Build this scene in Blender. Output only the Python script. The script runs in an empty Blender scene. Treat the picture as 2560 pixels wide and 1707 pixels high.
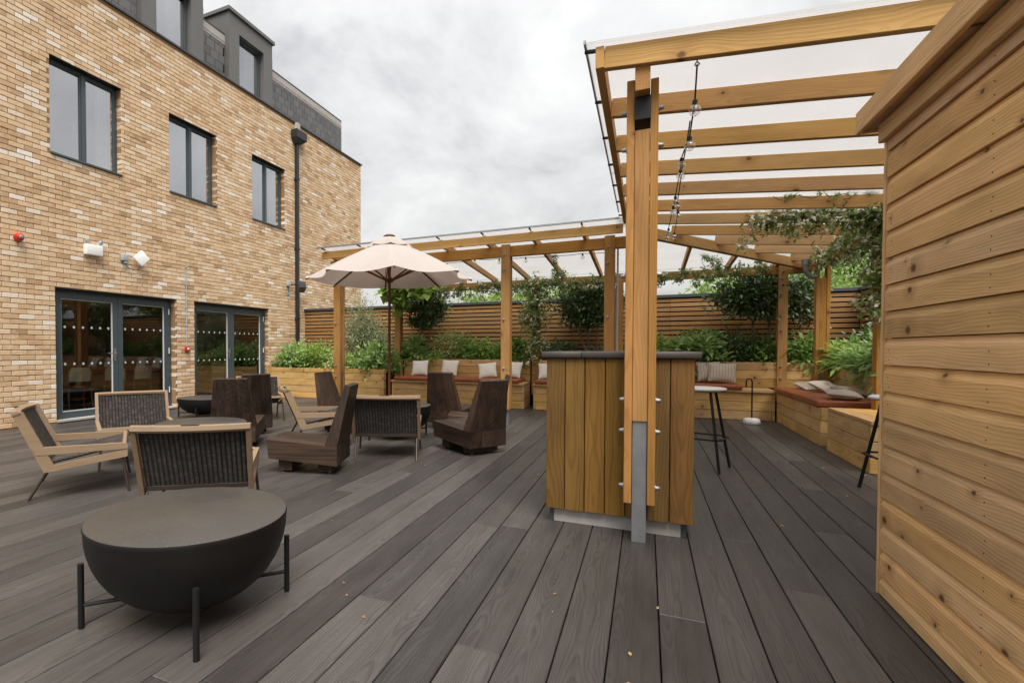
import bpy, bmesh, math, random
import numpy as np
from mathutils import Vector, Matrix
R = math.radians
rnd = random.Random(7)
SC = bpy.context.scene
COL = SC.collection

# ------------------------------------------------------------------ camera
FPX, CX, Y0, HC = 1313.0, 975.0, 870.7, 1.15      # focal length in photo pixels, principal column, horizon row, eye height
YAW, PITCH = R(25.986), R(1.2)
cd = bpy.data.cameras.new('camera')
cd.sensor_width = 36.0
cd.lens = FPX / 2560 * 36.0
cd.shift_y = (Y0 + FPX * math.tan(PITCH) - 853.5) / 2560.0
cd.shift_x = (1280.0 - CX) / 2560.0
cd.clip_start, cd.clip_end = 0.05, 2000
cam = bpy.data.objects.new('camera', cd)
COL.objects.link(cam)
cam.location = (0, 0, HC)
cam.rotation_euler = (R(90) - PITCH, 0, YAW)
SC.camera = cam

# ------------------------------------------------------------------ world, sun, exposure
SUN_EL, SUN_AZ = R(60), R(150)          # azimuth clockwise from +Y: the sun is behind cloud, over the shed side
W = bpy.data.worlds.new('World'); SC.world = W; W.use_nodes = True
wn = W.node_tree; wn.nodes.clear()
def wnode(t, **k):
    n = wn.nodes.new(t)
    for a, b in k.items(): setattr(n, a, b)
    return n
sky = wnode('ShaderNodeTexSky', sky_type='NISHITA', sun_disc=False, sun_elevation=SUN_EL, sun_rotation=SUN_AZ, air_density=1.6, dust_density=3.0)
tcw = wnode('ShaderNodeTexCoord')
sepw = wnode('ShaderNodeSeparateXYZ'); wn.links.new(tcw.outputs['Generated'], sepw.inputs[0])
def wmath(op, a, b=None, c=None):
    n = wnode('ShaderNodeMath', operation=op)
    for i, v in enumerate((a, b, c)):
        if v is None: continue
        if hasattr(v, 'node'): wn.links.new(v, n.inputs[i])
        else: n.inputs[i].default_value = v
    return n.outputs[0]
zc = wmath('MAXIMUM', sepw.outputs[2], 0.0)
den = wmath('ADD', zc, 0.28)
cmb = wnode('ShaderNodeCombineXYZ')
wn.links.new(wmath('DIVIDE', sepw.outputs[0], den), cmb.inputs[0]); wn.links.new(wmath('DIVIDE', sepw.outputs[1], den), cmb.inputs[1])
nz = wnode('ShaderNodeTexNoise'); nz.inputs['Scale'].default_value = 1.5; nz.inputs['Detail'].default_value = 6; nz.inputs['Roughness'].default_value = 0.6; nz.inputs['Distortion'].default_value = 0.35
wn.links.new(cmb.outputs[0], nz.inputs['Vector'])
rp = wnode('ShaderNodeValToRGB')
rp.color_ramp.elements[0].position = 0.30; rp.color_ramp.elements[0].color = (0.50, 0.495, 0.50, 1)
rp.color_ramp.elements[1].position = 0.64; rp.color_ramp.elements[1].color = (1.0, 0.98, 0.955, 1)
e = rp.color_ramp.elements.new(0.46); e.color = (0.78, 0.768, 0.755, 1)
wn.links.new(nz.outputs['Fac'], rp.inputs[0])
lum = wmath('MULTIPLY_ADD', zc, 1.15, 0.86)         # an overcast sky brightens towards the zenith
vm = wnode('ShaderNodeVectorMath', operation='SCALE'); wn.links.new(rp.outputs[0], vm.inputs[0])
SKY_GAIN = 2.4
wn.links.new(wmath('MULTIPLY', lum, SKY_GAIN), vm.inputs['Scale'])
mxw = wnode('ShaderNodeMix', data_type='RGBA'); mxw.inputs[0].default_value = 0.93
wn.links.new(sky.outputs[0], mxw.inputs[6]); wn.links.new(vm.outputs[0], mxw.inputs[7])
bgw = wnode('ShaderNodeBackground'); bgw.inputs[1].default_value = 0.10
wn.links.new(mxw.outputs[2], bgw.inputs[0])
ow = wnode('ShaderNodeOutputWorld'); wn.links.new(bgw.outputs[0], ow.inputs[0])
sd = bpy.data.lights.new('sun', 'SUN'); sd.energy = 1.5; sd.angle = R(36); sd.color = (1.0, 0.955, 0.89)
sun = bpy.data.objects.new('sun', sd); COL.objects.link(sun)
sdir = Vector((math.sin(SUN_AZ) * math.cos(SUN_EL), math.cos(SUN_AZ) * math.cos(SUN_EL), math.sin(SUN_EL)))
sun.rotation_euler = sdir.to_track_quat('Z', 'Y').to_euler()
sun.location = (0, -6, 12)
SC.view_settings.view_transform = 'Standard'; SC.view_settings.look = 'None'; SC.view_settings.gamma = 1
SC.view_settings.exposure = 1.75
SC.view_settings.use_curve_mapping = False
SC.cycles.max_bounces = 8; SC.cycles.transparent_max_bounces = 16; SC.cycles.use_denoising = True
SC.cycles.sample_clamp_indirect = 4

# ------------------------------------------------------------------ material helpers
class NT:
    def __init__(s, name):
        s.m = bpy.data.materials.new(name); s.m.use_nodes = True
        s.t = s.m.node_tree; s.t.nodes.clear()
        s.out = s.t.nodes.new('ShaderNodeOutputMaterial')
    def put(s, sock, v):
        if v is None: return
        if hasattr(v, 'node'): s.t.links.new(v, sock)
        else:
            if isinstance(v, tuple) and len(v) == 3 and sock.type == 'RGBA': v = v + (1,)
            sock.default_value = v
    def n(s, t, ins={}, **k):
        q = s.t.nodes.new(t)
        for a, b in k.items(): setattr(q, a, b)
        for a, b in ins.items(): s.put(q.inputs[a], b)
        return q
    def math(s, op, a, b=None, c=None, clamp=False):
        q = s.t.nodes.new('ShaderNodeMath'); q.operation = op; q.use_clamp = clamp
        for i, v in enumerate((a, b, c)): s.put(q.inputs[i], v)
        return q.outputs[0]
    def mix(s, f, a, b, bt='MIX'):
        q = s.t.nodes.new('ShaderNodeMix'); q.data_type = 'RGBA'; q.blend_type = bt
        s.put(q.inputs[0], f); s.put(q.inputs[6], a); s.put(q.inputs[7], b)
        return q.outputs[2]
    def ramp(s, f, stops, interp='LINEAR'):
        q = s.t.nodes.new('ShaderNodeValToRGB'); cr = q.color_ramp; cr.interpolation = interp
        while len(cr.elements) < len(stops): cr.elements.new(0.5)
        for e, (p, c) in zip(cr.elements, stops):
            e.position = p; e.color = tuple(c) + (1,) if not isinstance(c, (int, float)) else (c, c, c, 1)
        s.put(q.inputs[0], f); return q.outputs[0]
    def step(s, v, lo, hi):
        q = s.t.nodes.new('ShaderNodeMapRange'); q.interpolation_type = 'SMOOTHSTEP'
        s.put(q.inputs[0], v); q.inputs[1].default_value = lo; q.inputs[2].default_value = hi
        return q.outputs[0]
    def noise(s, vec, scale=1, detail=2, rough=.5, dist=0, dims='3D'):
        q = s.n('ShaderNodeTexNoise', {'Scale': scale, 'Detail': detail, 'Roughness': rough, 'Distortion': dist}, noise_dimensions=dims)
        if vec is not None: s.put(q.inputs['Vector'], vec)
        return q.outputs['Fac']
    def vmul(s, v, k):
        return s.n('ShaderNodeVectorMath', {0: v, 1: k}, operation='MULTIPLY').outputs[0]
    def vadd(s, v, k):
        return s.n('ShaderNodeVectorMath', {0: v, 1: k}, operation='ADD').outputs[0]
    def xyz(s, x, y, z):
        return s.n('ShaderNodeCombineXYZ', {0: x, 1: y, 2: z}).outputs[0]
    def sep(s, v):
        q = s.n('ShaderNodeSeparateXYZ', {0: v}); return q.outputs
    def obj(s): return s.n('ShaderNodeTexCoord').outputs['Object']
    def rand(s): return s.n('ShaderNodeObjectInfo').outputs['Random']
    def bump(s, h, st=.3, d=.01):
        return s.n('ShaderNodeBump', {'Strength': st, 'Distance': d, 'Height': h}).outputs[0]
    def bsdf(s, col, rough=.6, metal=0, spec=.5, normal=None, **k):
        q = s.n('ShaderNodeBsdfPrincipled', {'Base Color': col, 'Roughness': rough, 'Metallic': metal, 'Specular IOR Level': spec})
        if normal is not None: s.put(q.inputs['Normal'], normal)
        for a, b in k.items(): s.put(q.inputs[a.replace('_', ' ')], b)
        s.t.links.new(q.outputs[0], s.out.inputs[0]); return q
    def done(s, sh): s.t.links.new(sh, s.out.inputs[0]); return s.m

def wood(name, c1, c2, ck=(.12, .05, .02), ring=95, rings=.55, tone=.3, kd=2.6, knots=.9, rough=.62, bump=.25, stain=.3, warp=.05, spec=.18, hue=.008, axis=0, ks=1., streaks=.9):
    s = NT(name)
    ri = s.rand(); r2 = s.math('FRACT', s.math('MULTIPLY', ri, 91.7)); r3 = s.math('FRACT', s.math('MULTIPLY', ri, 37.3))
    tc = s.obj()
    if axis: q_ = s.sep(tc); tc = s.xyz(q_[1], q_[2], q_[0])
    p = s.vadd(tc, s.xyz(s.math('MULTIPLY', ri, 53.), s.math('MULTIPLY', r2, 17.), s.math('MULTIPLY', r3, 9.)))
    px, py, pz = s.sep(p); tx, ty, tz = s.sep(tc)
    wob = s.noise(s.vmul(p, (1.3, 4., 4.)), 1, 2)
    wob2 = s.noise(s.vmul(p, (6., 22., 22.)), 1, 2)
    vor = s.n('ShaderNodeTexVoronoi', {'Vector': s.xyz(s.math('MULTIPLY', px, kd * .75), s.math('MULTIPLY', s.math('ADD', py, pz), kd), 0.), 'Scale': 1., 'Randomness': 1.}, voronoi_dimensions='2D')
    d = s.math('DIVIDE', vor.outputs['Distance'], kd)
    vr = s.sep(vor.outputs['Color'])[0]
    yy = s.math('ADD', ty, s.math('MULTIPLY_ADD', r2, .14, -.07)); zz = s.math('ADD', tz, s.math('MULTIPLY_ADD', r3, .06, .02))
    r = s.math('SQRT', s.math('ADD', s.math('MULTIPLY', yy, yy), s.math('MULTIPLY', zz, zz)))
    r = s.math('ADD', r, s.math('MULTIPLY_ADD', wob, warp * 2, s.math('MULTIPLY', wob2, .008)))
    kb = s.math('POWER', 2.718, s.math('MULTIPLY', d, -45.))
    r = s.math('MULTIPLY_ADD', kb, .022 * knots, r)
    fr = s.math('FRACT', s.math('MULTIPLY', r, float(ring)))
    rg = s.math('MULTIPLY', s.step(fr, .25, .85), s.math('SUBTRACT', 1., s.step(fr, .88, 1.)))
    fine = s.noise(s.vmul(p, (5., 260., 260.)), 1, 2, .6)
    streak = s.noise(s.vmul(p, (1.6, 42., 42.)), 1, 3, .6)
    f = s.math('MULTIPLY_ADD', rg, rings, s.math('MULTIPLY_ADD', s.math('SUBTRACT', fine, .5), .6, s.math('MULTIPLY', s.math('SUBTRACT', streak, .42), streaks)), clamp=True)
    col = s.mix(f, c1, c2)
    big = s.noise(s.vmul(p, (2.2, 9., 9.)), 1, 3)
    v = s.math('MULTIPLY_ADD', s.math('SUBTRACT', big, .5), stain * 2, s.math('MULTIPLY_ADD', s.math('SUBTRACT', r2, .5), tone, 1.))
    hs = s.n('ShaderNodeHueSaturation', {'Hue': s.math('MULTIPLY_ADD', s.math('SUBTRACT', r3, .5), hue, .5), 'Saturation': s.math('MULTIPLY_ADD', ri, .16, .92), 'Value': v, 'Color': col}).outputs[0]
    if knots > 0:
        kn = s.noise(s.vmul(p, (70., 70., 70.)), 1, 2)
        dk = s.math('ADD', d, s.math('MULTIPLY', s.math('SUBTRACT', kn, .5), .006))
        on = s.step(vr, .25, .35)
        dk = s.math('DIVIDE', dk, s.math('MULTIPLY_ADD', s.sep(vor.outputs['Color'])[1], 1.1, .35))
        km = s.math('MULTIPLY', s.math('SUBTRACT', 1., s.step(dk, .005 * ks, .015 * ks)), on)
        halo = s.math('MULTIPLY', s.math('SUBTRACT', 1., s.step(dk, .010 * ks, .055 * ks)), on)
        hs = s.mix(s.math('MULTIPLY', halo, .42 * knots), hs, s.mix(.5, c2, ck))
        hs = s.mix(s.math('MULTIPLY', km, knots), hs, ck)
    nb = s.bump(s.math('ADD', s.math('MULTIPLY', rg, .6), fine), bump, .002)
    s.bsdf(hs, s.math('MULTIPLY_ADD', fine, .2, rough - .1), 0, spec, nb)
    return s.m

def plain(name, c, rough=.5, metal=0, spec=.5, var=.12, sc=12., bump=0., **k):
    s = NT(name); o = s.obj()
    nz = s.noise(o, sc, 4)
    col = s.mix(nz, tuple(x * (1 - var) for x in c), tuple(min(1, x * (1 + var)) for x in c))
    nrm = s.bump(s.noise(o, sc * 14, 3), bump, .003) if bump else None
    s.bsdf(col, s.math('MULTIPLY_ADD', nz, .16, rough - .08), metal, spec, nrm, **k)
    return s.m

MT = {}
MT['pine'] = wood('pine', (.52, .32, .135), (.40, .21, .075), ring=85, rings=.38, tone=.26, kd=3.4, stain=.34, ks=1.3, bump=.35)
MT['clad'] = wood('cladding_pine', (.68, .44, .215), (.47, .26, .105), ring=85, rings=.42, tone=.34, kd=4.2, stain=.34, ck=(.085, .042, .02), bump=.35, ks=1.25)
MT['sleeper'] = wood('sleeper_pine', (.54, .345, .145), (.38, .21, .072), ring=80, rings=.45, tone=.3, kd=3.0, stain=.38, ks=1.3)
MT['post'] = wood('post_pine', (.40, .215, .070), (.28, .125, .034), ring=70, rings=.4, tone=.22, kd=2.9, stain=.32, ks=1.35, bump=.35)
MT['bar'] = wood('bar_pine', (.200, .108, .030), (.095, .048, .013), ring=70, rings=.4, tone=.45, kd=2.3, stain=.35, ck=(.15, .08, .028), hue=.012, ks=1.3)
MT['slat'] = wood('slat_cedar', (.34, .195, .085), (.23, .115, .045), ring=80, rings=.5, tone=.3, kd=1.8, stain=.2)
MT['deck'] = wood('deck_oak_effect', (.068, .061, .056), (.021, .019, .018), ring=150, rings=.34, tone=.7, kd=1.2, knots=0, rough=.46, bump=.5, stain=.36, warp=.045, spec=.38, hue=.012)
MT['dark_wood'] = wood('dark_stained_wood', (.052, .031, .020), (.011, .007, .0052), ck=(.012, .007, .005), ring=90, rings=.3, tone=.75, kd=2.6, stain=.75, warp=.03, ks=1.3, streaks=2.2, rough=.5, spec=.3)
MT['teak_y'] = wood('teak_side', (.27, .190, .120), (.18, .118, .070), ring=140, rings=.3, tone=.14, knots=0, stain=.14, axis=1)
MT['teak'] = wood('teak_frame', (.27, .190, .120), (.18, .118, .070), ring=140, rings=.35, tone=.14, knots=0, stain=.14)
MT['brown_wood'] = wood('brown_wood', (.16, .062, .026), (.10, .036, .015), ring=90, rings=.4, tone=.1, knots=0, rough=.45)
MT['bent'] = wood('bentwood', (.42, .20, .065), (.32, .14, .04), ring=90, rings=.3, tone=.1, knots=0, rough=.4)
MT['grey'] = plain('grey_green_paint', (.060, .080, .088), .42, 0, .5, .06, 6)
MT['zinc'] = plain('grey_zinc_cladding', (.155, .150, .142), .45, .35, .5, .08, 4)
MT['capgrey'] = plain('grey_capping', (.060, .064, .072), .5, .2, .5, .1, 6)
MT['pipe'] = plain('black_pipe', (.020, .020, .022), .42, 0, .5, .1, 6)
MT['black'] = plain('black_metal', (.009, .009, .0095), .45, 0, .35, .2, 20)
MT['brown_metal'] = plain('brown_lacquered_metal', (.060, .042, .033), .4, .4, .5, .15, 20)
MT['bracket'] = plain('galvanised_steel', (.30, .31, .32), .5, .75, .5, .2, 14)
MT['chrome'] = plain('chrome_foot', (.70, .70, .70), .22, 1., .5, .05, 20)
MT['bolt'] = plain('bolt_steel', (.30, .30, .30), .5, .7, .4, .2, 40)
MT['white'] = plain('white_plastic', (.80, .80, .78), .4, 0, .5, .03, 8)
MT['dot'] = plain('etched_dot', (.50, .53, .50), .6)
MT['greyplastic'] = plain('grey_plastic', (.36, .40, .42), .5, 0, .5, .05, 8)
MT['red'] = plain('red_plastic', (.52, .018, .012), .35, 0, .5, .08, 10)
MT['blue'] = plain('blue_plastic', (.05, .36, .62), .4)
MT['leather'] = plain('terracotta_vinyl', (.27, .072, .028), .42, 0, .45, .14, 5, .12)
MT['canvas'] = None
MT['concrete'] = plain('pale_concrete', (.40, .38, .36), .75, 0, .3, .14, 7, .2)
MT['bartop'] = plain('dark_composite_top', (.058, .050, .046), .5, 0, .4, .1, 30)
MT['soil'] = plain('dark_soil', (.03, .022, .016), .95, 0, .1, .4, 30, .6)
MT['under'] = plain('dark_membrane', (.008, .008, .008), .9, 0, .1, .2, 5)
MT['cable'] = plain('black_rubber', (.012, .012, .012), .55)
MT['stoolseat'] = plain('pale_stone_seat', (.62, .60, .58), .45, 0, .5, .06, 30)
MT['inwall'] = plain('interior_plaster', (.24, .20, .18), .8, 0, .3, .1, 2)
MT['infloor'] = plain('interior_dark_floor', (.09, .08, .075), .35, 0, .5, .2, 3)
MT['pale_room'] = plain('pale_room_wall', (.46, .45, .47), .8, 0, .2, .05, 2)
MT['curtain'] = plain('pale_curtain', (.66, .64, .64), .85, 0, .2, .05, 3)
MT['bark'] = plain('grey_brown_bark', (.16, .12, .085), .85, 0, .2, .35, 25, .5)
MT['parapet'] = plain('grey_render_band', (.42, .39, .36), .7, 0, .3, .12, 5)
MT['redtile'] = plain('weathered_red_tile', (.30, .13, .09), .8, 0, .2, .2, 8)

def canvas():
    s = NT('sand_canvas'); o = s.obj()
    w = s.noise(s.vmul(o, (600, 600, 600)), 1, 1); big = s.noise(o, 3., 3)
    col = s.mix(big, (.45, .40, .375), (.51, .46, .43))
    nb = s.bump(w, .15, .001)
    d = s.n('ShaderNodeBsdfDiffuse', {'Color': col, 'Normal': nb}).outputs[0]
    t = s.n('ShaderNodeBsdfTranslucent', {'Color': (.62, .50, .42, 1)}).outputs[0]
    return s.done(s.n('ShaderNodeMixShader', {0: .22, 1: d, 2: t}).outputs[0])
MT['canvas'] = canvas()

def glass(name, refl=.0, tint=(.93, .96, .95)):
    s = NT(name)
    fr = s.n('ShaderNodeFresnel', {'IOR': 1.52}).outputs[0]
    f = s.math('MULTIPLY_ADD', fr, 1.75, refl, clamp=True)
    g = s.n('ShaderNodeBsdfGlossy', {'Color': (.96, .97, 1, 1), 'Roughness': .0}).outputs[0]
    t = s.n('ShaderNodeBsdfTransparent', {'Color': tint + (1,)}).outputs[0]
    return s.done(s.n('ShaderNodeMixShader', {0: f, 1: t, 2: g}).outputs[0])
MT['glass'] = glass('window_glass', .07, (.92, .94, .93))
MT['skyglass'] = glass('coated_window_glass', .40, (.80, .83, .84))
def bulbglass():
    s = NT('clear_bulb_glass')
    g = s.n('ShaderNodeBsdfGlossy', {'Color': (1, 1, 1, 1), 'Roughness': .04}).outputs[0]
    t = s.n('ShaderNodeBsdfTransparent', {'Color': (.96, .96, .95, 1)}).outputs[0]
    lw = s.n('ShaderNodeLayerWeight', {'Blend': .35}).outputs['Facing']
    return s.done(s.n('ShaderNodeMixShader', {0: s.math('MULTIPLY_ADD', lw, .45, .12), 1: t, 2: g}).outputs[0])
MT['bulb'] = bulbglass()

def polycarb():
    s = NT('ribbed_polycarbonate'); x, y, z = s.sep(s.obj())
    rib = s.math('SINE', s.math('MULTIPLY', y, 2 * math.pi / .020))
    ln = s.step(rib, .55, .95)
    nz = s.noise(s.obj(), 1.7, 3)
    trn = s.n('ShaderNodeBsdfTransparent', {'Color': s.mix(ln, (.93, .93, .925), (.50, .49, .49))}).outputs[0]
    dif = s.n('ShaderNodeBsdfDiffuse', {'Color': (.72, .71, .70, 1)}).outputs[0]
    tl = s.n('ShaderNodeBsdfTranslucent', {'Color': (.72, .71, .71, 1)}).outputs[0]
    gl = s.n('ShaderNodeBsdfGlossy', {'Color': (1, 1, 1, 1), 'Roughness': .12}).outputs[0]
    d2 = s.n('ShaderNodeMixShader', {0: .72, 1: dif, 2: tl}).outputs[0]
    a = s.n('ShaderNodeMixShader', {0: s.math('MULTIPLY_ADD', nz, .22, .30), 1: trn, 2: d2}).outputs[0]
    return s.done(s.n('ShaderNodeMixShader', {0: .05, 1: a, 2: gl}).outputs[0])
MT['poly'] = polycarb()

def brickmat():
    s = NT('buff_brick')
    pos = s.n('ShaderNodeNewGeometry').outputs['Position']
    x, y, z = s.sep(pos)
    row = s.math('FLOOR', s.math('DIVIDE', z, .075))
    odd = s.math('MODULO', row, 2.)
    cell = s.math('FLOOR', s.math('DIVIDE', s.math('ADD', y, s.math('MULTIPLY', odd, .11025)), .2205))
    wn_ = s.n('ShaderNodeTexWhiteNoise', {'Vector': s.xyz(cell, row, 3.)}, noise_dimensions='3D')
    v = wn_.outputs['Value']; c = s.sep(wn_.outputs['Color'])
    base = s.ramp(v, [(0, (.40, .255, .145)), (.06, (.50, .325, .185)), (.25, (.60, .41, .245)), (.5, (.66, .465, .285)), (.78, (.70, .52, .34)), (.9, (.73, .585, .43)), (.95, (.76, .67, .56)), (1., (.83, .77, .69))])
    n1 = s.noise(pos, 28, 4, .6); n2 = s.noise(s.vadd(pos, s.xyz(c[0], c[1], c[2])), 9, 3, .55); n3 = s.noise(s.vmul(pos, (60, 60, 160)), 1, 3, .65)
    col = s.mix(s.math('MULTIPLY', s.step(n2, .46, .74), .42), base, (.78, .66, .50))
    col = s.mix(s.math('MULTIPLY', s.step(n1, .54, .74), .4), col, (.36, .22, .12))
    col = s.mix(s.math('MULTIPLY', s.step(n3, .60, .72), .45), col, (.22, .14, .085))
    h = s.math('ADD', s.math('MULTIPLY', n1, 1.), s.math('MULTIPLY', n3, .6))
    s.bsdf(col, .85, 0, .2, s.bump(h, .55, .006))
    return s.m
MT['brick'] = brickmat()
MT['mortar'] = plain('sandy_mortar', (.30, .185, .10), .9, 0, .1, .2, 30, .4)

def slatemat():
    s = NT('slate'); ri = s.rand(); o = s.obj()
    n1 = s.noise(s.vadd(o, s.xyz(s.math('MULTIPLY', ri, 31.), 0., 0.)), 14, 4)
    c = s.mix(ri, (.085, .084, .088), (.15, .145, .145))
    c = s.mix(s.math('MULTIPLY', n1, .4), c, (.19, .185, .18))
    s.bsdf(c, .48, 0, .5, s.bump(n1, .3, .004)); return s.m
MT['slate'] = slatemat()

def speck(name, c, sp, sc, lo, hi, rough=.5, spec=.4):
    s = NT(name); o = s.obj()
    v = s.n('ShaderNodeTexVoronoi', {'Vector': o, 'Scale': sc}).outputs
    m = s.math('MULTIPLY', s.math('SUBTRACT', 1., s.step(v['Distance'], lo, hi)), s.step(s.sep(v['Color'])[0], .35, .6))
    nz = s.noise(o, 6, 4)
    col = s.mix(m, s.mix(nz, tuple(q * .8 for q in c), tuple(q * 1.2 for q in c)), sp)
    s.bsdf(col, s.math('MULTIPLY_ADD', nz, .2, rough - .1), 0, spec); return s.m
MT['tabletop'] = speck('speckled_dark_concrete', (.056, .049, .042), (.10, .086, .07), 85, .10, .36, .45, .4)
MT['bowl'] = plain('black_concrete_bowl', (.0085, .0075, .007), .5, 0, .28, .35, 7, .08)
MT['terrazzo'] = speck('terrazzo', (.72, .70, .68), (.06, .05, .05), 75, .2, .45, .55)

def wicker():
    s = NT('dark_woven_rattan'); x, y, z = s.sep(s.obj()); ri = s.rand()
    row = s.math('MULTIPLY', z, 1 / .0075)
    cxx = s.math('DIVIDE', s.math('ADD', x, .322), .64 / 21); colx = s.math('FLOOR', cxx); ed = s.math('ABSOLUTE', s.math('SUBTRACT', s.math('FRACT', cxx), .5))
    ph = s.math('ADD', row, s.math('MULTIPLY', s.math('MODULO', colx, 2.), .5))
    h = s.math('SINE', s.math('MULTIPLY', ph, 2 * math.pi))
    wnz = s.n('ShaderNodeTexWhiteNoise', {'Vector': s.xyz(colx, s.math('FLOOR', s.math('MULTIPLY', ph, .5)), ri)}).outputs['Value']
    col = s.ramp(wnz, [(0, (.040, .032, .028)), (.4, (.062, .050, .043)), (.75, (.085, .069, .059)), (1, (.14, .112, .092))])
    col = s.mix(s.step(h, .1, -.8), col, (.012, .010, .010))
    col = s.mix(s.step(ed, .30, .47), col, (.008, .007, .007))
    s.bsdf(col, .5, 0, .4, s.bump(h, .8, .003)); return s.m
MT['wicker'] = wicker()

def stripes(name, base, line, pitch, width, axis=0, cross=0):
    s = NT(name); o = s.sep(s.obj())
    a = s.math('PINGPONG', o[axis], pitch / 2)
    m = s.math('SUBTRACT', 1., s.step(a, width * .6, width))
    if cross:
        b = s.math('PINGPONG', o[1 - axis], cross / 2)
        m = s.math('MAXIMUM', m, s.math('SUBTRACT', 1., s.step(b, width * .6, width)))
    wv = s.noise(s.vmul(s.obj(), (300, 300, 300)), 1, 2)
    col = s.mix(s.math('MULTIPLY', m, .85), s.mix(wv, tuple(q * .9 for q in base), base), line)
    s.bsdf(col, .9, 0, .1, s.bump(wv, .3, .002), Sheen_Weight=.15); return s.m
MT['pill_cream'] = stripes('cream_striped_linen', (.70, .66, .60), (.40, .35, .30), .052, .0035, 1)
MT['pill_beige'] = stripes('beige_pinstripe_linen', (.50, .43, .36), (.14, .11, .10), .042, .0035, 0)
MT['pill_check'] = stripes('grey_checked_linen', (.47, .41, .35), (.12, .10, .09), .075, .003, 0, .075)

def cane():
    s = NT('woven_cane'); o = s.sep(s.obj())
    a = s.math('PINGPONG', o[0], .006); b = s.math('PINGPONG', o[2], .006)
    m = s.math('MULTIPLY', s.step(a, .002, .004), s.step(b, .002, .004))
    s.bsdf(s.mix(m, (.85, .76, .52), (.45, .36, .2)), .6); return s.m
MT['cane'] = cane()

def leaf(name, c1, c2, gloss=.35, tl=.35):
    s = NT(name)
    ri = s.n('ShaderNodeNewGeometry').outputs['Random Per Island']
    col = s.mix(ri, c1, c2)
    p = s.n('ShaderNodeBsdfPrincipled', {'Base Color': col, 'Roughness': .45, 'Specular IOR Level': gloss}).outputs[0]
    t = s.n('ShaderNodeBsdfTranslucent', {'Color': s.mix(.5, col, (.16, .25, .03))}).outputs[0]
    return s.done(s.n('ShaderNodeMixShader', {0: tl, 1: p, 2: t}).outputs[0])
MT['lf_bright'] = leaf('bright_green_leaf', (.19, .34, .06), (.40, .55, .14), .35, .45)
MT['lf_mid'] = leaf('mid_green_leaf', (.11, .235, .045), (.28, .42, .11), .4, .4)
MT['lf_dark'] = leaf('dark_glossy_leaf', (.028, .068, .020), (.12, .20, .06), .8, .22)
MT['lf_grey'] = leaf('grey_olive_leaf', (.16, .20, .11), (.40, .41, .26), .4, .3)
MT['lf_sage'] = leaf('sage_leaf', (.20, .35, .10), (.40, .54, .21), .35, .42)
MT['lf_lime'] = leaf('lime_variegated_leaf', (.27, .38, .09), (.58, .58, .28), .35, .38)
MT['lf_jas'] = leaf('jasmine_leaf', (.07, .14, .035), (.34, .45, .13), .5, .42)
MT['lf_bg'] = leaf('pale_green_tree_leaf', (.17, .29, .06), (.42, .54, .18), .3, .45)  # pale green foliage of the trees past the fence
MT['flower'] = leaf('cream_blossom', (.80, .72, .55), (.90, .86, .76), .2, .3)
MT['lilac'] = leaf('lilac_blossom', (.32, .30, .48), (.55, .52, .68), .2, .3)
MT['dryleaf'] = leaf('dry_fallen_leaf', (.20, .11, .05), (.46, .34, .20), .2, .1)

# ------------------------------------------------------------------ object helpers
KX, KY = .9474, 1.3766        # survey units to metres across and along the deck
def S(p): return Vector((p[0] * KX, p[1] * KY, p[2]))
WM = {}
LOCALS = set()      # things whose parts are drawn in the thing's own frame
def link(o, parent=None, wm=None):
    COL.objects.link(o)
    wm = wm or Matrix.Identity(4)
    if parent is not None:
        o.parent = parent
        o.matrix_basis = WM[parent.name].inverted() @ wm
    else:
        o.matrix_basis = wm
    WM[o.name] = wm
    return o
def tag(o, label, cat, group=None, kind=None):
    if label: o['label'] = label
    if cat: o['category'] = cat
    if group: o['group'] = group
    if kind: o['kind'] = kind
    return o
def thing(name, label, cat, loc=(0, 0, 0), rz=0, group=None, local=False, raw=False):
    o = bpy.data.objects.new(name, None); o.empty_display_size = .1
    link(o, None, Matrix.Translation(Vector(loc) if raw else S(loc)) @ Matrix.Rotation(rz, 4, 'Z'))
    if local: LOCALS.add(o.name)
    return tag(o, label, cat, group)
def part(name, parent, loc=None):
    """an Empty that groups sub-parts"""
    o = bpy.data.objects.new(name, None); o.empty_display_size = .05
    return link(o, parent, Matrix.Translation(S(loc)) if loc else WM[parent.name])

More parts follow.
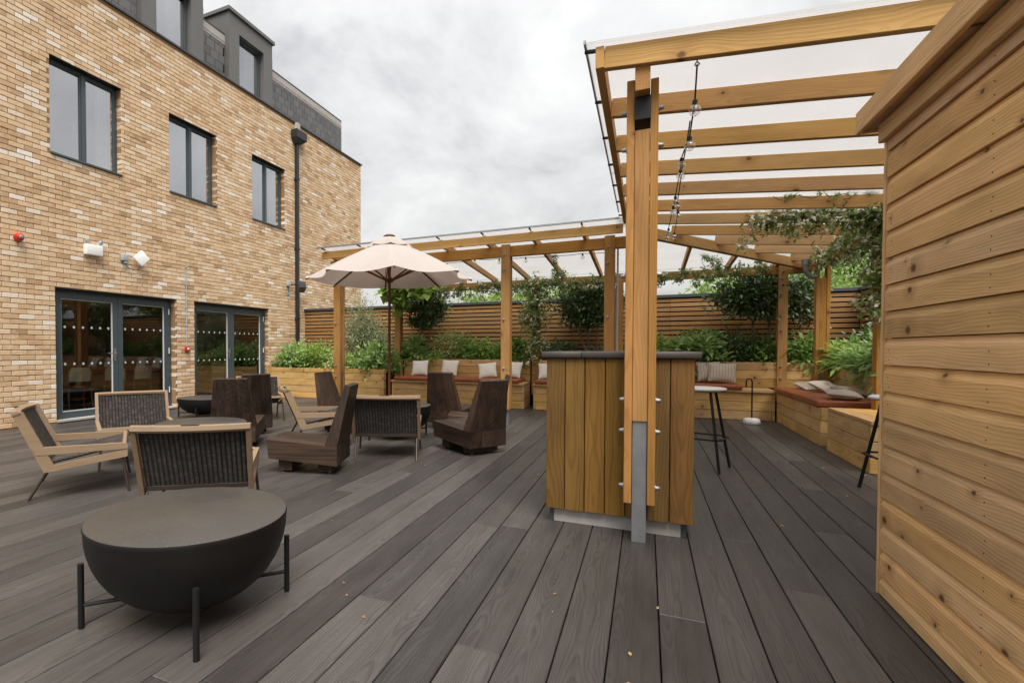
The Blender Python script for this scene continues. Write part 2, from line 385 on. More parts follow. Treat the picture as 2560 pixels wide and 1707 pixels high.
class MB:
    def __init__(s): s.v = []; s.f = []; s.o = {}       # o: offsets that keep round sections round
    def add(s, vs, fs):
        b = len(s.v); s.v += [tuple(q) for q in vs]; s.f += [tuple(b + i for i in q) for q in fs]; return s
    def box(s, x0, x1, y0, y1, z0, z1):
        return s.add([(x0, y0, z0), (x1, y0, z0), (x1, y1, z0), (x0, y1, z0), (x0, y0, z1), (x1, y0, z1), (x1, y1, z1), (x0, y1, z1)],
                     [(0, 3, 2, 1), (4, 5, 6, 7), (0, 1, 5, 4), (1, 2, 6, 5), (2, 3, 7, 6), (3, 0, 4, 7)])
    def hexa(s, b, t):
        """bottom quad and top quad, both counter-clockwise from above"""
        return s.add(list(b) + list(t), [(0, 3, 2, 1), (4, 5, 6, 7), (0, 1, 5, 4), (1, 2, 6, 5), (2, 3, 7, 6), (3, 0, 4, 7)])
    def prism(s, prof, x0, x1):
        """profile in (y,z) extruded along x"""
        n = len(prof)
        vs = [(x0, a, b) for a, b in prof] + [(x1, a, b) for a, b in prof]
        fs = [tuple(range(n))[::-1], tuple(range(n, 2 * n))] + [(i, (i + 1) % n, n + (i + 1) % n, n + i) for i in range(n)]
        return s.add(vs, fs)
    def tube(s, pts, r, n=8, cap=True):
        pts = [Vector(p) for p in pts]; rr = r if isinstance(r, (list, tuple)) else [r] * len(pts)
        vs = []; prev = None
        for i, p in enumerate(pts):
            d = (pts[min(i + 1, len(pts) - 1)] - pts[max(i - 1, 0)]).normalized()
            if prev is None:
                a = d.orthogonal().normalized()
            else:
                a = (prev - d * prev.dot(d)).normalized()
            prev = a; b = d.cross(a)
            for k in range(n):
                t = 2 * math.pi * k / n
                s.o[len(s.v) + len(vs)] = (a * math.cos(t) + b * math.sin(t)) * rr[i]
                vs.append(p + (a * math.cos(t) + b * math.sin(t)) * rr[i])
        fs = []
        for i in range(len(pts) - 1):
            for k in range(n):
                fs.append((i * n + k, i * n + (k + 1) % n, (i + 1) * n + (k + 1) % n, (i + 1) * n + k))
        if cap:
            fs.append(tuple(range(n))[::-1]); fs.append(tuple(range((len(pts) - 1) * n, len(pts) * n)))
        return s.add(vs, fs)
    def lathe(s, prof, n=24, c=(0, 0, 0)):
        """profile of (r,z), bottom to top"""
        vs = []; fs = []
        for r_, z in prof:
            for k in range(n):
                t = 2 * math.pi * k / n
                vs.append((c[0] + r_ * math.cos(t), c[1] + r_ * math.sin(t), c[2] + z))
        for i in range(len(prof) - 1):
            for k in range(n):
                fs.append((i * n + k, i * n + (k + 1) % n, (i + 1) * n + (k + 1) % n, (i + 1) * n + k))
        fs.append(tuple(range(n))[::-1]); fs.append(tuple(range((len(prof) - 1) * n, len(prof) * n)))
        return s.add(vs, fs)
    def mesh(s, name, mat, smooth=False):
        m = bpy.data.meshes.new(name); m.from_pydata(s.v, [], s.f); m.materials.append(mat)
        if smooth:
            m.polygons.foreach_set('use_smooth', [True] * len(m.polygons)); m.set_sharp_from_angle(angle=R(42))
        m.update(); return m
    def build(s, name, mat, parent=None, wm=None, smooth=False):
        """vertices are in the frame of wm (identity: world)"""
        if wm is None:
            if parent is not None and parent.name in LOCALS: wm = WM[parent.name]
            else:
                wm = Matrix.Identity(4); z0 = Vector((0, 0, 0))
                s.v = [tuple(S(Vector(q) - s.o.get(i, z0)) + s.o.get(i, z0)) for i, q in enumerate(s.v)]
        return link(bpy.data.objects.new(name, s.mesh(name, mat, smooth)), parent, wm)

CACHE = {}
def cbox_mesh(lx, ly, lz, c, mat):
    key = (round(lx, 3), round(ly, 3), round(lz, 3), c, mat)
    if key in CACHE: return CACHE[key]
    hx, hy, hz = lx / 2, ly / 2, lz / 2
    b = MB()
    if c <= 0: b.box(-hx, hx, -hy, hy, -hz, hz)
    else:
        bm = bmesh.new(); bmesh.ops.create_cube(bm, size=1)
        for v in bm.verts: v.co = Vector((v.co.x * lx, v.co.y * ly, v.co.z * lz))
        bmesh.ops.bevel(bm, geom=list(bm.edges), offset=c, segments=1, affect='EDGES', profile=.5)
        b.v = [tuple(v.co) for v in bm.verts]; b.f = [tuple(v.index for v in f.verts) for f in bm.faces]; bm.free()
    m = b.mesh('piece', MT[mat]); CACHE[key] = m
    return m
def frame3(x, up):
    x = x.normalized(); z = (up - x * up.dot(x)).normalized(); y = z.cross(x)
    return Matrix((x, y, z)).transposed().to_4x4()
def beam(name, parent, p0, p1, w, t, mat, up=(0, 0, 1), c=.003):
    return rawbeam(name, parent, S(p0), S(p1), w, t, mat, up, c)
def rawbeam(name, parent, p0, p1, w, t, mat, up=(0, 0, 1), c=.003):
    """a timber from p0 to p1; t is its size along up, w the size across"""
    p0, p1 = Vector(p0), Vector(p1); d = p1 - p0
    wm = Matrix.Translation((p0 + p1) / 2) @ frame3(d, Vector(up))
    return link(bpy.data.objects.new(name, cbox_mesh(d.length, w, t, c, mat)), parent, wm)
def lbeam(name, parent, p0, p1, w, t, mat, up=(0, 0, 1), c=.003):
    """the same in the parent's own frame"""
    M = WM[parent.name]; p0 = M @ Vector(p0); p1 = M @ Vector(p1)
    return rawbeam(name, parent, p0, p1, w, t, mat, M.to_3x3() @ Vector(up), c)
def rbox(name, parent, lx, ly, lz, c, mat, wm, seg=3):
    key = ('r', round(lx, 3), round(ly, 3), round(lz, 3), c, mat)
    if key not in CACHE:
        bm = bmesh.new(); bmesh.ops.create_cube(bm, size=1)
        for v in bm.verts: v.co = Vector((v.co.x * lx, v.co.y * ly, v.co.z * lz))
        bmesh.ops.bevel(bm, geom=list(bm.edges), offset=c, segments=seg, affect='EDGES', profile=.5)
        m = bpy.data.meshes.new(name); bm.to_mesh(m); bm.free(); m.materials.append(MT[mat])
        m.polygons.foreach_set('use_smooth', [True] * len(m.polygons)); m.set_sharp_from_angle(angle=R(50)); CACHE[key] = m
    return link(bpy.data.objects.new(name, CACHE[key]), parent, wm)
def T(x, y, z): return Matrix.Translation(S((x, y, z)))
def TL(x, y, z): return Matrix.Translation((x, y, z))
def RZ(a): return Matrix.Rotation(a, 4, 'Z')
def RX(a): return Matrix.Rotation(a, 4, 'X')
def RY(a): return Matrix.Rotation(a, 4, 'Y')
def copy_tree(o, wm, label=None, group=None):
    c = o.copy(); COL.objects.link(c); c.matrix_basis = wm; WM[c.name] = wm
    if label: c['label'] = label
    if group: c['group'] = group
    def rec(src, dst):
        for ch in KIDS.get(src.name, []):
            k = ch.copy(); COL.objects.link(k); k.parent = dst
            rec(ch, k)
    rec(o, c); return c
KIDS = {}
def index_kids():
    KIDS.clear()
    for q in bpy.data.objects:
        if q.parent is not None: KIDS.setdefault(q.parent.name, []).append(q)
def project(x, y, z):
    t = -math.sin(YAW) * x + math.cos(YAW) * y; l = math.cos(YAW) * x + math.sin(YAW) * y
    if t < .05: return None
    return CX + FPX * l / t, Y0 - FPX * (z - HC) / t, t

# ================================================================== GROUND AND DECK
tag(MB().box(-150, 150, -120, 220, -.5, -.30).build('ground', plain('dark_ground', (.07, .065, .055), .9), None), None, None, kind='structure')
deck = MB().box(-8.668, 3.46, -2.2, 8.46, -.29, -.055).build('deck', MT['under']); tag(deck, None, None, kind='structure')
PITCHD, X0D = .1897, .0626
k0 = int((-8.66 - X0D) / PITCHD)
nplank = 0
for k in range(k0, 19):
    xa = X0D + k * PITCHD + .0028; xb = xa + PITCHD - .0056
    if xa < -8.66: xa = -8.66
    if xb > 3.45: xb = 3.45
    if xb - xa < .03: continue
    lim = 8.46 if True else 0
    y = -2.2 - rnd.uniform(0, 2.9) if xa > -6 else -.6 - rnd.uniform(0, 2.5)
    while y < lim:
        L = rnd.choice([2.4, 3.2, 3.6, 3.6, 4.2])
        ya, yb = max(y, -2.2), min(y + L - .0022, lim)
        y += L
        if yb - ya < .15: continue
        if xa > 2.1 and ya > 5: continue
        beam('plank', deck, ((xa + xb) / 2, ya, -.0125), ((xa + xb) / 2, yb, -.0125), (xb - xa) * KX, .025, 'deck', c=.003); nplank += 1

# ================================================================== BRICK BUILDING
XW = -8.67; ZE = 6.96; YS, YN = .6, 10.70
bld = thing('brick_building', 'three storey buff brick building with grey framed windows and glazed double doors', 'building', (XW, 5.5, 0))
OPEN = [(3.665, 5.340, 0, 2.10, 'door'), (5.688, 7.371, 0, 2.10, 'door'),
        (3.632, 4.519, 4.136, 5.64, 'window'), (5.258, 6.145, 4.136, 5.64, 'window'), (6.962, 7.849, 4.136, 5.64, 'window')]
# mortar core with openings
ys = sorted({YS, YN} | {a for o in OPEN for a in o[:2]}); zs = sorted({-.3, 0., ZE} | {a for o in OPEN for a in o[2:4]})
mb = MB()
for i in range(len(ys) - 1):
    for j in range(len(zs) - 1):
        cy, cz = (ys[i] + ys[i + 1]) / 2, (zs[j] + zs[j + 1]) / 2
        if any(o[0] < cy < o[1] and o[2] < cz < o[3] for o in OPEN): continue
        mb.box(XW - .20, XW - .007, ys[i], ys[i + 1], zs[j], zs[j + 1])
wall = mb.build('wall', MT['mortar'], bld)
cands = []; stuff = MB(); BL = .2205 / KY; BJ = .0045 / KY
for row in range(int(ZE / .075)):
    za, zb = row*.075 + .005, row*.075 + .070
    zm = (za + zb) / 2
    off = -BL / 2 if row % 2 else 0.
    c0 = int((YS - off) / BL) - 1
    for c in range(c0, int((YN - off) / BL) + 2):
        ya, yb = c * BL + off + BJ, (c + 1) * BL + off - BJ
        ya, yb = max(ya, YS), min(yb, YN)
        segs = [(ya, yb)]
        for o in OPEN:
            if o[2] - .01 < zm < o[3] + .01:
                ns = []
                for a, b in segs:
                    if b <= o[0] or a >= o[1]: ns.append((a, b)); continue
                    if a < o[0] - .02: ns.append((a, o[0]))
                    if b > o[1] + .02: ns.append((o[1], b))
                segs = ns
        for a, b in segs:
            if b - a < .025: continue
            pr = rnd.gauss(0, .0016)
            full = abs((b - a) - (BL - 2 * BJ)) < 1e-4
            edge = any(abs(b - o[0]) < .003 or abs(a - o[1]) < .003 for o in OPEN)
            pj = project(XW * KX, (a + b) / 2 * KY, zm)
            area = 0
            if full and not edge and pj and 8 < pj[0] < 2500 and 8 < pj[1] < 1100:
                p1 = project(XW * KX, a * KY, zm); p2 = project(XW * KX, b * KY, zm); area = abs(p2[0] - p1[0]) * .065 / pj[2]
            cands.append((area, a, b, za, zb, pr, edge))
cands.sort(key=lambda q: -q[0])
bm_ = cbox_mesh(.10, .2115, .065, .004, 'brick')
for i, (ar, a, b, za, zb, pr, edge) in enumerate(cands):
    if i < 300:
        wm = T(XW - .05 + pr, (a + b) / 2, (za + zb) / 2) @ RX(rnd.gauss(0, .006)) @ RZ(rnd.gauss(0, .006))
        link(bpy.data.objects.new('brick', bm_), wall, wm)
    else:
        dx = .198 if edge else .06
        j = lambda: rnd.uniform(-.0016, .0016)
        x1 = XW + pr; x0 = XW - dx
        e_ = .004
        stuff.add([(x0, a, za), (x0, b, za), (x0, b, zb), (x0, a, zb), (x1 - e_, a + j(), za + j()), (x1 - e_, b + j(), za + j()), (x1 - e_, b + j(), zb + j()), (x1 - e_, a + j(), zb + j()),
                   (x1, a + e_, za + e_), (x1, b - e_, za + e_), (x1, b - e_, zb - e_), (x1, a + e_, zb - e_)],
                  [(0, 1, 5, 4), (1, 2, 6, 5), (2, 3, 7, 6), (3, 0, 4, 7), (4, 5, 9, 8), (5, 6, 10, 9), (6, 7, 11, 10), (7, 4, 8, 11), (8, 9, 10, 11)])
so = stuff.build('brick_courses', MT['brick'], wall); so['kind'] = 'stuff'

def pane_rect(name, parent, y0, y1, z0, z1, x, mat='glass'):
    return MB().add([(x, y0, z0), (x, y1, z0), (x, y1, z1), (x, y0, z1)], [(0, 1, 2, 3)]).build(name, MT[mat], parent)
def frame_rect(parent, name, y0, y1, z0, z1, x0, x1, w, mat):
    v = w / KY; m = MB(); m.box(x0, x1, y0, y0 + v, z0, z1).box(x0, x1, y1 - v, y1, z0, z1)
    m.box(x0, x1, y0 + v, y1 - v, z0, z0 + w).box(x0, x1, y0 + v, y1 - v, z1 - w, z1)
    return m.build(name, MT[mat], parent)
for (a, b, z0, z1, kind) in OPEN:
    xo = XW - .125
    if kind == 'window':
        w = part('window', bld, (xo, a, z0))
        frame_rect(w, 'frame', a, b, z0 + .02, z1, xo - .07, xo, .036, 'grey')
        mid = (a + b) / 2
        MB().box(xo - .065, xo + .008, mid - .022, mid + .022, z0 + .056, z1 - .036).build('mullion', MT['grey'], w)
        for q0, q1 in ((a + .027, mid - .023), (mid + .023, b - .027)):
            frame_rect(w, 'sash', q0, q1, z0 + .057, z1 - .037, xo - .06, xo - .006, .022, 'grey')
            pane_rect('pane', w, q0 + .015, q1 - .015, z0 + .079, z1 - .059, xo - .03, 'skyglass')
        MB().box(xo - .03, XW + .03, a - .0, b + .0, z0 - .004, z0 + .018).build('sill', MT['grey'], w)
        MB().box(xo - .02, XW + .004, a + .001, b - .001, z1 - .012, z1 - .001).build('lintel', MT['black'], w)
        h = MB().box(xo - .06, xo - .045, mid - .10, mid - .085, z0 + .52, z0 + .64).box(xo - .06, xo - .045, mid - .14, mid - .10, z0 + .625, z0 + .64)
        h.build('handle', MT['white'], w)
        # the pale room behind
        m = MB(); X2 = xo - 1.6
        m.add([(X2, a - .3, z0 - .4), (X2, b + .5, z0 - .4), (X2, b + .5, z1 + .3), (X2, a - .3, z1 + .3)], [(0, 1, 2, 3)])
        m.add([(X2, b + .5, z0 - .4), (xo - .2, b + .5, z0 - .4), (xo - .2, b + .5, z1 + .3), (X2, b + .5, z1 + .3)], [(0, 1, 2, 3)])
        m.add([(X2, a - .3, z0 - .4), (xo - .2, a - .3, z0 - .4), (xo - .2, a - .3, z1 + .3), (X2, a - .3, z1 + .3)], [(3, 2, 1, 0)])
        m.add([(X2, a - .3, z1 + .3), (X2, b + .5, z1 + .3), (xo - .2, b + .5, z1 + .3), (xo - .2, a - .3, z1 + .3)], [(0, 1, 2, 3)])
        m.add([(X2, a - .3, z0 - .4), (X2, b + .5, z0 - .4), (xo - .2, b + .5, z0 - .4), (xo - .2, a - .3, z0 - .4)], [(0, 1, 2, 3)])
        m.build('room', MT['pale_room'], w)
        c = MB()
        for q in range(9): c.tube([(xo - .14 + .012 * (q % 2), b - .04 - q * .022, z0 + .02), (xo - .14 + .012 * (q % 2), b - .04 - q * .022, z1 - .03)], .014, 6)
        c.build('curtain', MT['curtain'], w, smooth=True)
    else:
        d = part('door', bld, (xo, a, 0))
        MB().box(xo - .07, xo - .001, a + .001, a + .05, .03, z1).box(xo - .07, xo - .001, b - .05, b - .001, .03, z1).box(xo - .07, xo - .001, a + .05, b - .05, z1 - .06, z1 - .001).build('frame', MT['grey'], d)
        MB().box(xo - .08, XW + .035, a + .001, b - .001, -.002, .028).build('threshold', MT['concrete'], d)
        MB().box(xo - .0, XW + .006, a + .001, b - .001, z1 - .020, z1 - .001).build('lintel', MT['black'], d)
        mid = (a + b) / 2
        for s_, (q0, q1) in enumerate(((a + .052, mid - .002), (mid + .002, b - .052))):
            leafm = MB(); st = .066
            x0, x1 = xo - .062, xo + .004
            leafm.box(x0, x1, q0, q0 + st, .035, z1 - .062).box(x0, x1, q1 - st, q1, .035, z1 - .062).box(x0, x1, q0 + st, q1 - st, .035, .035 + .10).box(x0, x1, q0 + st, q1 - st, z1 - .062 - .095, z1 - .062)
            leafm.build('leaf_frame', MT['grey'], d)
            frame_rect(d, 'glazing_bead', q0 + st, q1 - st, .135, z1 - .157, xo - .05, xo - .012, .012, 'curtain')
            pane_rect('pane', d, q0 + st + .012, q1 - st - .012, .147, z1 - .169, xo - .03)
            nd = 6; gy0, gy1 = q0 + st + .05, q1 - st - .05
            for zz_ in (1.493, .90):
                for q in range(nd):
                    yy = gy0 + (gy1 - gy0) * q / (nd - 1)
                    key = 'dot'
                    if key not in CACHE:
                        CACHE[key] = MB().add([(0, .021 * math.cos(2 * math.pi * t / 14), 0.021 * math.sin(2 * math.pi * t / 14)) for t in range(14)], [tuple(range(14))]).mesh('dot', MT['dot'])
                    link(bpy.data.objects.new('glass_dot', CACHE[key]), d, T(xo - .027, yy, zz_))
            for zz_ in ((.3, 1.05, 1.8) if s_ else ()):
                MB().tube([(xo + .014, q1 + .004, zz_), (xo + .014, q1 + .004, zz_ + .11)], .009, 8).build('hinge', MT['white'], d)
        hx = mid - .045
        MB().box(xo + .005, xo + .014, hx - .014, hx + .014, .93, 1.15).tube([(xo + .012, hx, 1.07), (xo + .05, hx, 1.07), (xo + .05, hx - .11, 1.07)], .009, 8).build('handle', MT['bolt'], d, smooth=True)
# ground floor room behind the doors
rm = MB()
def quad(m, a, b, c, d_): m.add([a, b, c, d_], [(0, 1, 2, 3)])
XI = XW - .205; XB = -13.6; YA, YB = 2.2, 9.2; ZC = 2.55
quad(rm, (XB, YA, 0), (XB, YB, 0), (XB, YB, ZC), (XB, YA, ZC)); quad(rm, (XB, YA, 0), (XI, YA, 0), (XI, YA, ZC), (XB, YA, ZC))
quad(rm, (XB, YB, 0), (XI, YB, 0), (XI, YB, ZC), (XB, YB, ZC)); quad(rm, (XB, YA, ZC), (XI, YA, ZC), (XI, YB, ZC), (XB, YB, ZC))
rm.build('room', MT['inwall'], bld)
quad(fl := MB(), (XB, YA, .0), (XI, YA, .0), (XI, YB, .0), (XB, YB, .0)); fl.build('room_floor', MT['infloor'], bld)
# roof storey
roof = part('roof', bld, (XW - .3, 5.5, ZE))
DORM = [(4.85, 5.927), (6.463, 7.540)]
rc, rb = MB().box(XW - 6., XW - 1.3, YS, 10.02, ZE, 8.0), MB()
for (q0, q1) in ((YS, DORM[0][0]), (DORM[0][1], DORM[1][0]), (DORM[1][1], 10.02)):
    rc.box(XW - 1.3, XW - .19, q0, q1, ZE, 8.0); rb.box(XW - .189, XW - .160, q0, q1, 7.80, 7.999)
    MB().box(XW - 1.3, XW - .155, q0 + .001, q1 - .001, 8.001, 8.035).build('coping', MT['capgrey'], roof)
rc.build('roof_core', MT['under'], roof); o_ = rb.build('parapet_band', MT['parapet'], roof); o_['kind'] = 'stuff'
MB().box(XW - 6., XW + .035, YS, YN + .03, ZE + .001, ZE + .035).build('eaves_flashing', MT['capgrey'], roof)
def covered(y0, y1): return any(y0 < d1 and y1 > d0 for d0, d1 in DORM)
for rr in range(5):
    z0 = ZE + .036 + rr * .178; zt = min(z0 + .174, 7.86)
    y = YS - (.09 if rr % 2 else 0)
    while y < 10.02:
        ya, yb = max(y + .002, YS), min(y + .183, 10.03); y += .185
        if yb - ya < .04 or yb < 3.3: continue
        for d0, d1 in DORM:
            if ya < d0 < yb: yb = d0 - .002
            elif ya < d1 < yb: ya = d1 + .002
            elif ya >= d0 and yb <= d1: ya = yb
        if yb - ya < .03: continue
        wm = T(XW - .168, (ya + yb) / 2, (z0 + zt) / 2) @ RY(R(2.6)) @ RX(rnd.gauss(0, .004))
        link(bpy.data.objects.new('slate', cbox_mesh(.011, round((yb - ya) * KY - .006, 2), round(zt - z0 - .006, 3), .002, 'slate')), roof, wm)
for (d0, d1) in DORM:
    dm = part('dormer', bld, (XW - .02, d0, ZE))
    xf = XW - .035; zt = 8.52; jw = .235
    for q0 in (d0, d1 - jw): MB().box(xf - .30, xf, q0, q0 + jw, ZE + .036, zt - .36).build('dormer_cheek', MT['zinc'], dm)
    MB().box(xf - .30, xf - .004, d0 + .002, d1 - .002, zt - .358, zt).box(XW - 3.0, xf - .301, d0, d1, 7.98, zt).build('dormer_head', MT['zinc'], dm)
    MB().box(XW - 3.0, xf + .05, d0 - .035, d1 + .035, zt + .001, zt + .075).build('dormer_cap', MT['zinc'], dm)
    wy0, wy1 = d0 + jw + .002, d1 - jw - .002; xw = xf - .13
    frame_rect(dm, 'window_frame', wy0, wy1, ZE + .05, zt - .362, xw - .06, xw, .04, 'grey')
    pane_rect('pane', dm, wy0 + .027, wy1 - .027, ZE + .09, zt - .402, xw - .03, 'skyglass')
    c = MB()
    for q in range(11): c.tube([(xw - .12 + .014 * (q % 2), wy0 + .30 + q * .024, ZE + .06), (xw - .12 + .014 * (q % 2), wy0 + .30 + q * .024, zt - .37)], .015, 6)
    c.build('curtain', MT['curtain'], dm, smooth=True)
    m = MB(); quad(m, (xw - .9, wy0 - .2, ZE + .04), (xw - .9, wy1 + .2, ZE + .04), (xw - .9, wy1 + .2, zt - .3), (xw - .9, wy0 - .2, zt - .3)); m.build('room', MT['pale_room'], dm)
# rainwater pipe
MB().box(XW + .012, XW + .085, 8.145, 8.215, .2, 6.42).build('downpipe', MT['pipe'], bld)
for zz_ in (1.9, 3.7, 5.5): MB().box(XW + .0, XW + .092, 8.13, 8.23, zz_, zz_ + .05).build('pipe_bracket', MT['pipe'], bld)
MB().hexa([(XW + .01, 8.12, 6.42), (XW + .12, 8.12, 6.42), (XW + .12, 8.24, 6.42), (XW + .01, 8.24, 6.42)],
          [(XW + .005, 8.04, 6.54), (XW + .20, 8.04, 6.54), (XW + .20, 8.36, 6.54), (XW + .005, 8.36, 6.54)]).box(XW + .005, XW + .20, 8.04, 8.36, 6.541, 6.74).build('hopper', MT['pipe'], bld)
MB().box(XW + .005, XW + .10, 8.14, 8.24, 6.742, ZE).build('outlet', MT['parapet'], bld)

# ---- things fixed to the wall
al = thing('alarm_sounder', 'round red fire alarm sounder fixed to the brick wall', 'alarm', (XW, 3.276, 2.756))
M_ = T(XW + .005, 3.276, 2.756) @ RY(R(90))
MB().lathe([(.058, 0), (.060, .03), (.056, .06), (.052, .085), (.044, .092)], 24).build('body', MT['red'], al, M_, True)
MB().lathe([(.034, .0925), (.032, .10), (.012, .112)], 18).build('lens', MT['bolt'], al, M_, True)
em = thing('emergency_light', 'white emergency light box with two small lamp heads on top', 'light', (XW, 4.1, 2.75))
rbox('body', em, .09, .29, .17, .012, 'white', T(XW + .05, 4.10, 2.755))
for yy in (4.02, 4.185):
    h = part('lamp_head', em, (XW + .06, yy, 2.87))
    MB().tube([(XW + .05, yy, 2.838), (XW + .055, yy, 2.875)], .008, 6).build('stalk', MT['greyplastic'], h)
    MB().lathe([(.022, -.03), (.034, 0), (.036, .02), (.030, .026)], 16).build('shell', MT['greyplastic'], h, T(XW + .07, yy, 2.895) @ RZ(-.25 if yy < 4.1 else .35) @ RY(R(96)), True)
jb = thing('junction_box', 'small grey junction box beside the white wireless antenna', 'junction box', (XW, 4.525, 2.72))
rbox('body', jb, .07, .12, .115, .01, 'greyplastic', T(XW + .035, 4.525, 2.73)); rbox('gland', jb, .05, .05, .05, .008, 'greyplastic', T(XW + .035, 4.535, 2.649))
wf = thing('wireless_antenna', 'white diamond shaped wireless antenna on the brick wall', 'antenna', (XW, 4.757, 2.75))
rbox('panel', wf, .03, .215, .215, .013, 'white', T(XW + .10, 4.74, 2.755) @ RZ(R(-16)) @ RX(R(45)))
MB().tube([(XW, 4.757, 2.74), (XW + .085, 4.75, 2.745)], .018, 8).build('mount', MT['greyplastic'], wf)
cb = MB(); pts = [(XW + .035, 4.535, 2.625), (XW + .04, 4.56, 2.57), (XW + .05, 4.63, 2.535), (XW + .06, 4.70, 2.545), (XW + .085, 4.735, 2.60), (XW + .088, 4.74, 2.65)]
cb.tube(pts, .006, 6).build('cable', MT['cable'], wf, smooth=True)
cp = thing('fire_call_point', 'red fire call point at the foot of a grey conduit between the doors', 'call point', (XW, 5.53, 1.14))
rbox('body', cp, .055, .092, .092, .008, 'red', T(XW + .03, 5.53, 1.14)); rbox('face', cp, .004, .045, .045, .001, 'white', T(XW + .060, 5.53, 1.14), 1)
m = MB().tube([(XW + .014, 5.53, 1.187), (XW + .014, 5.53, 2.79)], .010, 8); m.build('conduit', MT['greyplastic'], cp, smooth=True)
for zz_ in (1.6, 1.95, 2.4, 2.75): MB().box(XW, XW + .026, 5.515, 5.545, zz_, zz_ + .025).build('clip', MT['greyplastic'], cp)
sp = thing('wall_speaker', 'dark angled loudspeaker bracketed to the wall beside the downpipe', 'speaker', (XW, 8.15, 2.7))
SM = T(XW + .20, 8.16, 2.735) @ RZ(R(-25)) @ RY(R(12))
MB().hexa([(-.06, -.08, -.15), (.05, -.08, -.13), (.05, .08, -.13), (-.06, .08, -.15)], [(-.03, -.10, .0), (.09, -.10, .0), (.09, .10, .0), (-.03, .10, .0)]).hexa([(-.03, -.10, .001), (.09, -.10, .001), (.09, .10, .001), (-.03, .10, .001)], [(-.07, -.08, .15), (.05, -.08, .13), (.05, .08, .13), (-.07, .08, .15)]).build('body', MT['capgrey'], sp, SM)
MB().tube([(XW, 8.03, 2.79), (XW + .10, 8.05, 2.79), (XW + .17, 8.14, 2.76)], .014, 8).build('bracket', MT['black'], sp)
jb2 = thing('junction_box', 'grey junction box with a short cable ending in a blue plug', 'junction box', (XW, 7.91, 2.78))
rbox('body', jb2, .07, .11, .12, .01, 'greyplastic', T(XW + .035, 7.915, 2.79))
MB().tube([(XW + .04, 7.91, 2.73), (XW + .06, 7.90, 2.62), (XW + .05, 7.90, 2.55)], .006, 6).build('cable', MT['cable'], jb2, smooth=True)
rbox('plug', jb2, .045, .05, .07, .008, 'blue', T(XW + .055, 7.905, 2.515) @ RX(.4))

# ---- dining furniture seen through the doors
def bent_chair(name, label, x, y, rz):
    t = thing(name, label, 'chair', (x, y, 0), rz, 'dining chairs behind the glass doors', True)
    Mw = WM[t.name]
    MB().lathe([(.19, .44), (.215, .45), (.215, .475), (.19, .485)], 20).build('seat', MT['bent'], t, smooth=True)
    for sx in (-1, 1):
        MB().tube([(sx * .17, .15, .45), (sx * .19, .20, .22), (sx * .205, .23, 0)], [.017, .015, .012], 8).build('leg', MT['bent'], t, smooth=True)
        MB().tube([(sx * .18, -.16, .46), (sx * .19, -.20, .22), (sx * .20, -.27, 0)], [.017, .015, .012], 8).build('leg', MT['bent'], t, smooth=True)
    pts = [(-.18, -.16, .46), (-.195, -.185, .62), (-.195, -.205, .74), (-.16, -.22, .82), (-.08, -.225, .845), (.08, -.225, .845), (.16, -.22, .82), (.195, -.205, .74), (.195, -.185, .62), (.18, -.16, .46)]
    MB().tube(pts, .014, 8).build('back_hoop', MT['bent'], t, smooth=True)
    arm = [(-.19, -.195, .66), (-.25, -.05, .655), (-.27, .08, .645), (-.25, .16, .60), (-.20, .15, .46)]
    for sx in (-1, 1): MB().tube([(sx * a, b, c) for a, b, c in arm], .012, 8).build('arm', MT['bent'], t, smooth=True)
    MB().add([(-.175, -.188, .56), (.175, -.188, .56), (.18, -.207, .74), (.14, -.217, .81), (-.14, -.217, .81), (-.18, -.207, .74)], [(0, 1, 2, 3, 4, 5)]).build('cane_back', MT['cane'], t)
    MB().tube([(.20 * math.cos(q * .5236), .20 * math.sin(q * .5236) * .95, .24) for q in range(13)], .009, 6, False).build('stretcher', MT['bent'], t, smooth=True)
bent_chair('dining_chair', 'bentwood armchair behind the glass by the hinged edge of the wider doorway', -9.75, 4.38, R(75))
bent_chair('dining_chair', 'bentwood armchair with cane back in the middle of the first glazed door', -9.62, 4.80, R(78))
bent_chair('dining_chair', 'bentwood armchair half hidden by the meeting stiles of the first doors', -9.5, 5.16, R(85))
bent_chair('dining_chair', 'bentwood armchair seen through the second leaf beside the curtain edge', -9.42, 5.58, R(80))
bent_chair('dining_chair', 'lone bentwood armchair seen through the doors nearer the planter', -9.9, 7.12, R(30))
dt = thing('dining_table', 'long wooden dining table behind the glass doors', 'table', (-10.9, 5.3, 0))
beam('tabletop', dt, (-11.0, 4.1, .735), (-11.0, 6.6, .735), .8, .04, 'bent')
for yy in (4.3, 6.4):
    for xx in (-11.3, -10.7): beam('leg', dt, (xx, yy, 0), (xx, yy, .714), .07, .07, 'bent', (0, 1, 0))
MB().box(XW - 6., XW - .201, YN - .2, YN - .001, -.3, ZE).box(XW - 6., XW - 5.8, YS, YN - .2, -.3, ZE).build('end_wall', MT['mortar'], bld)

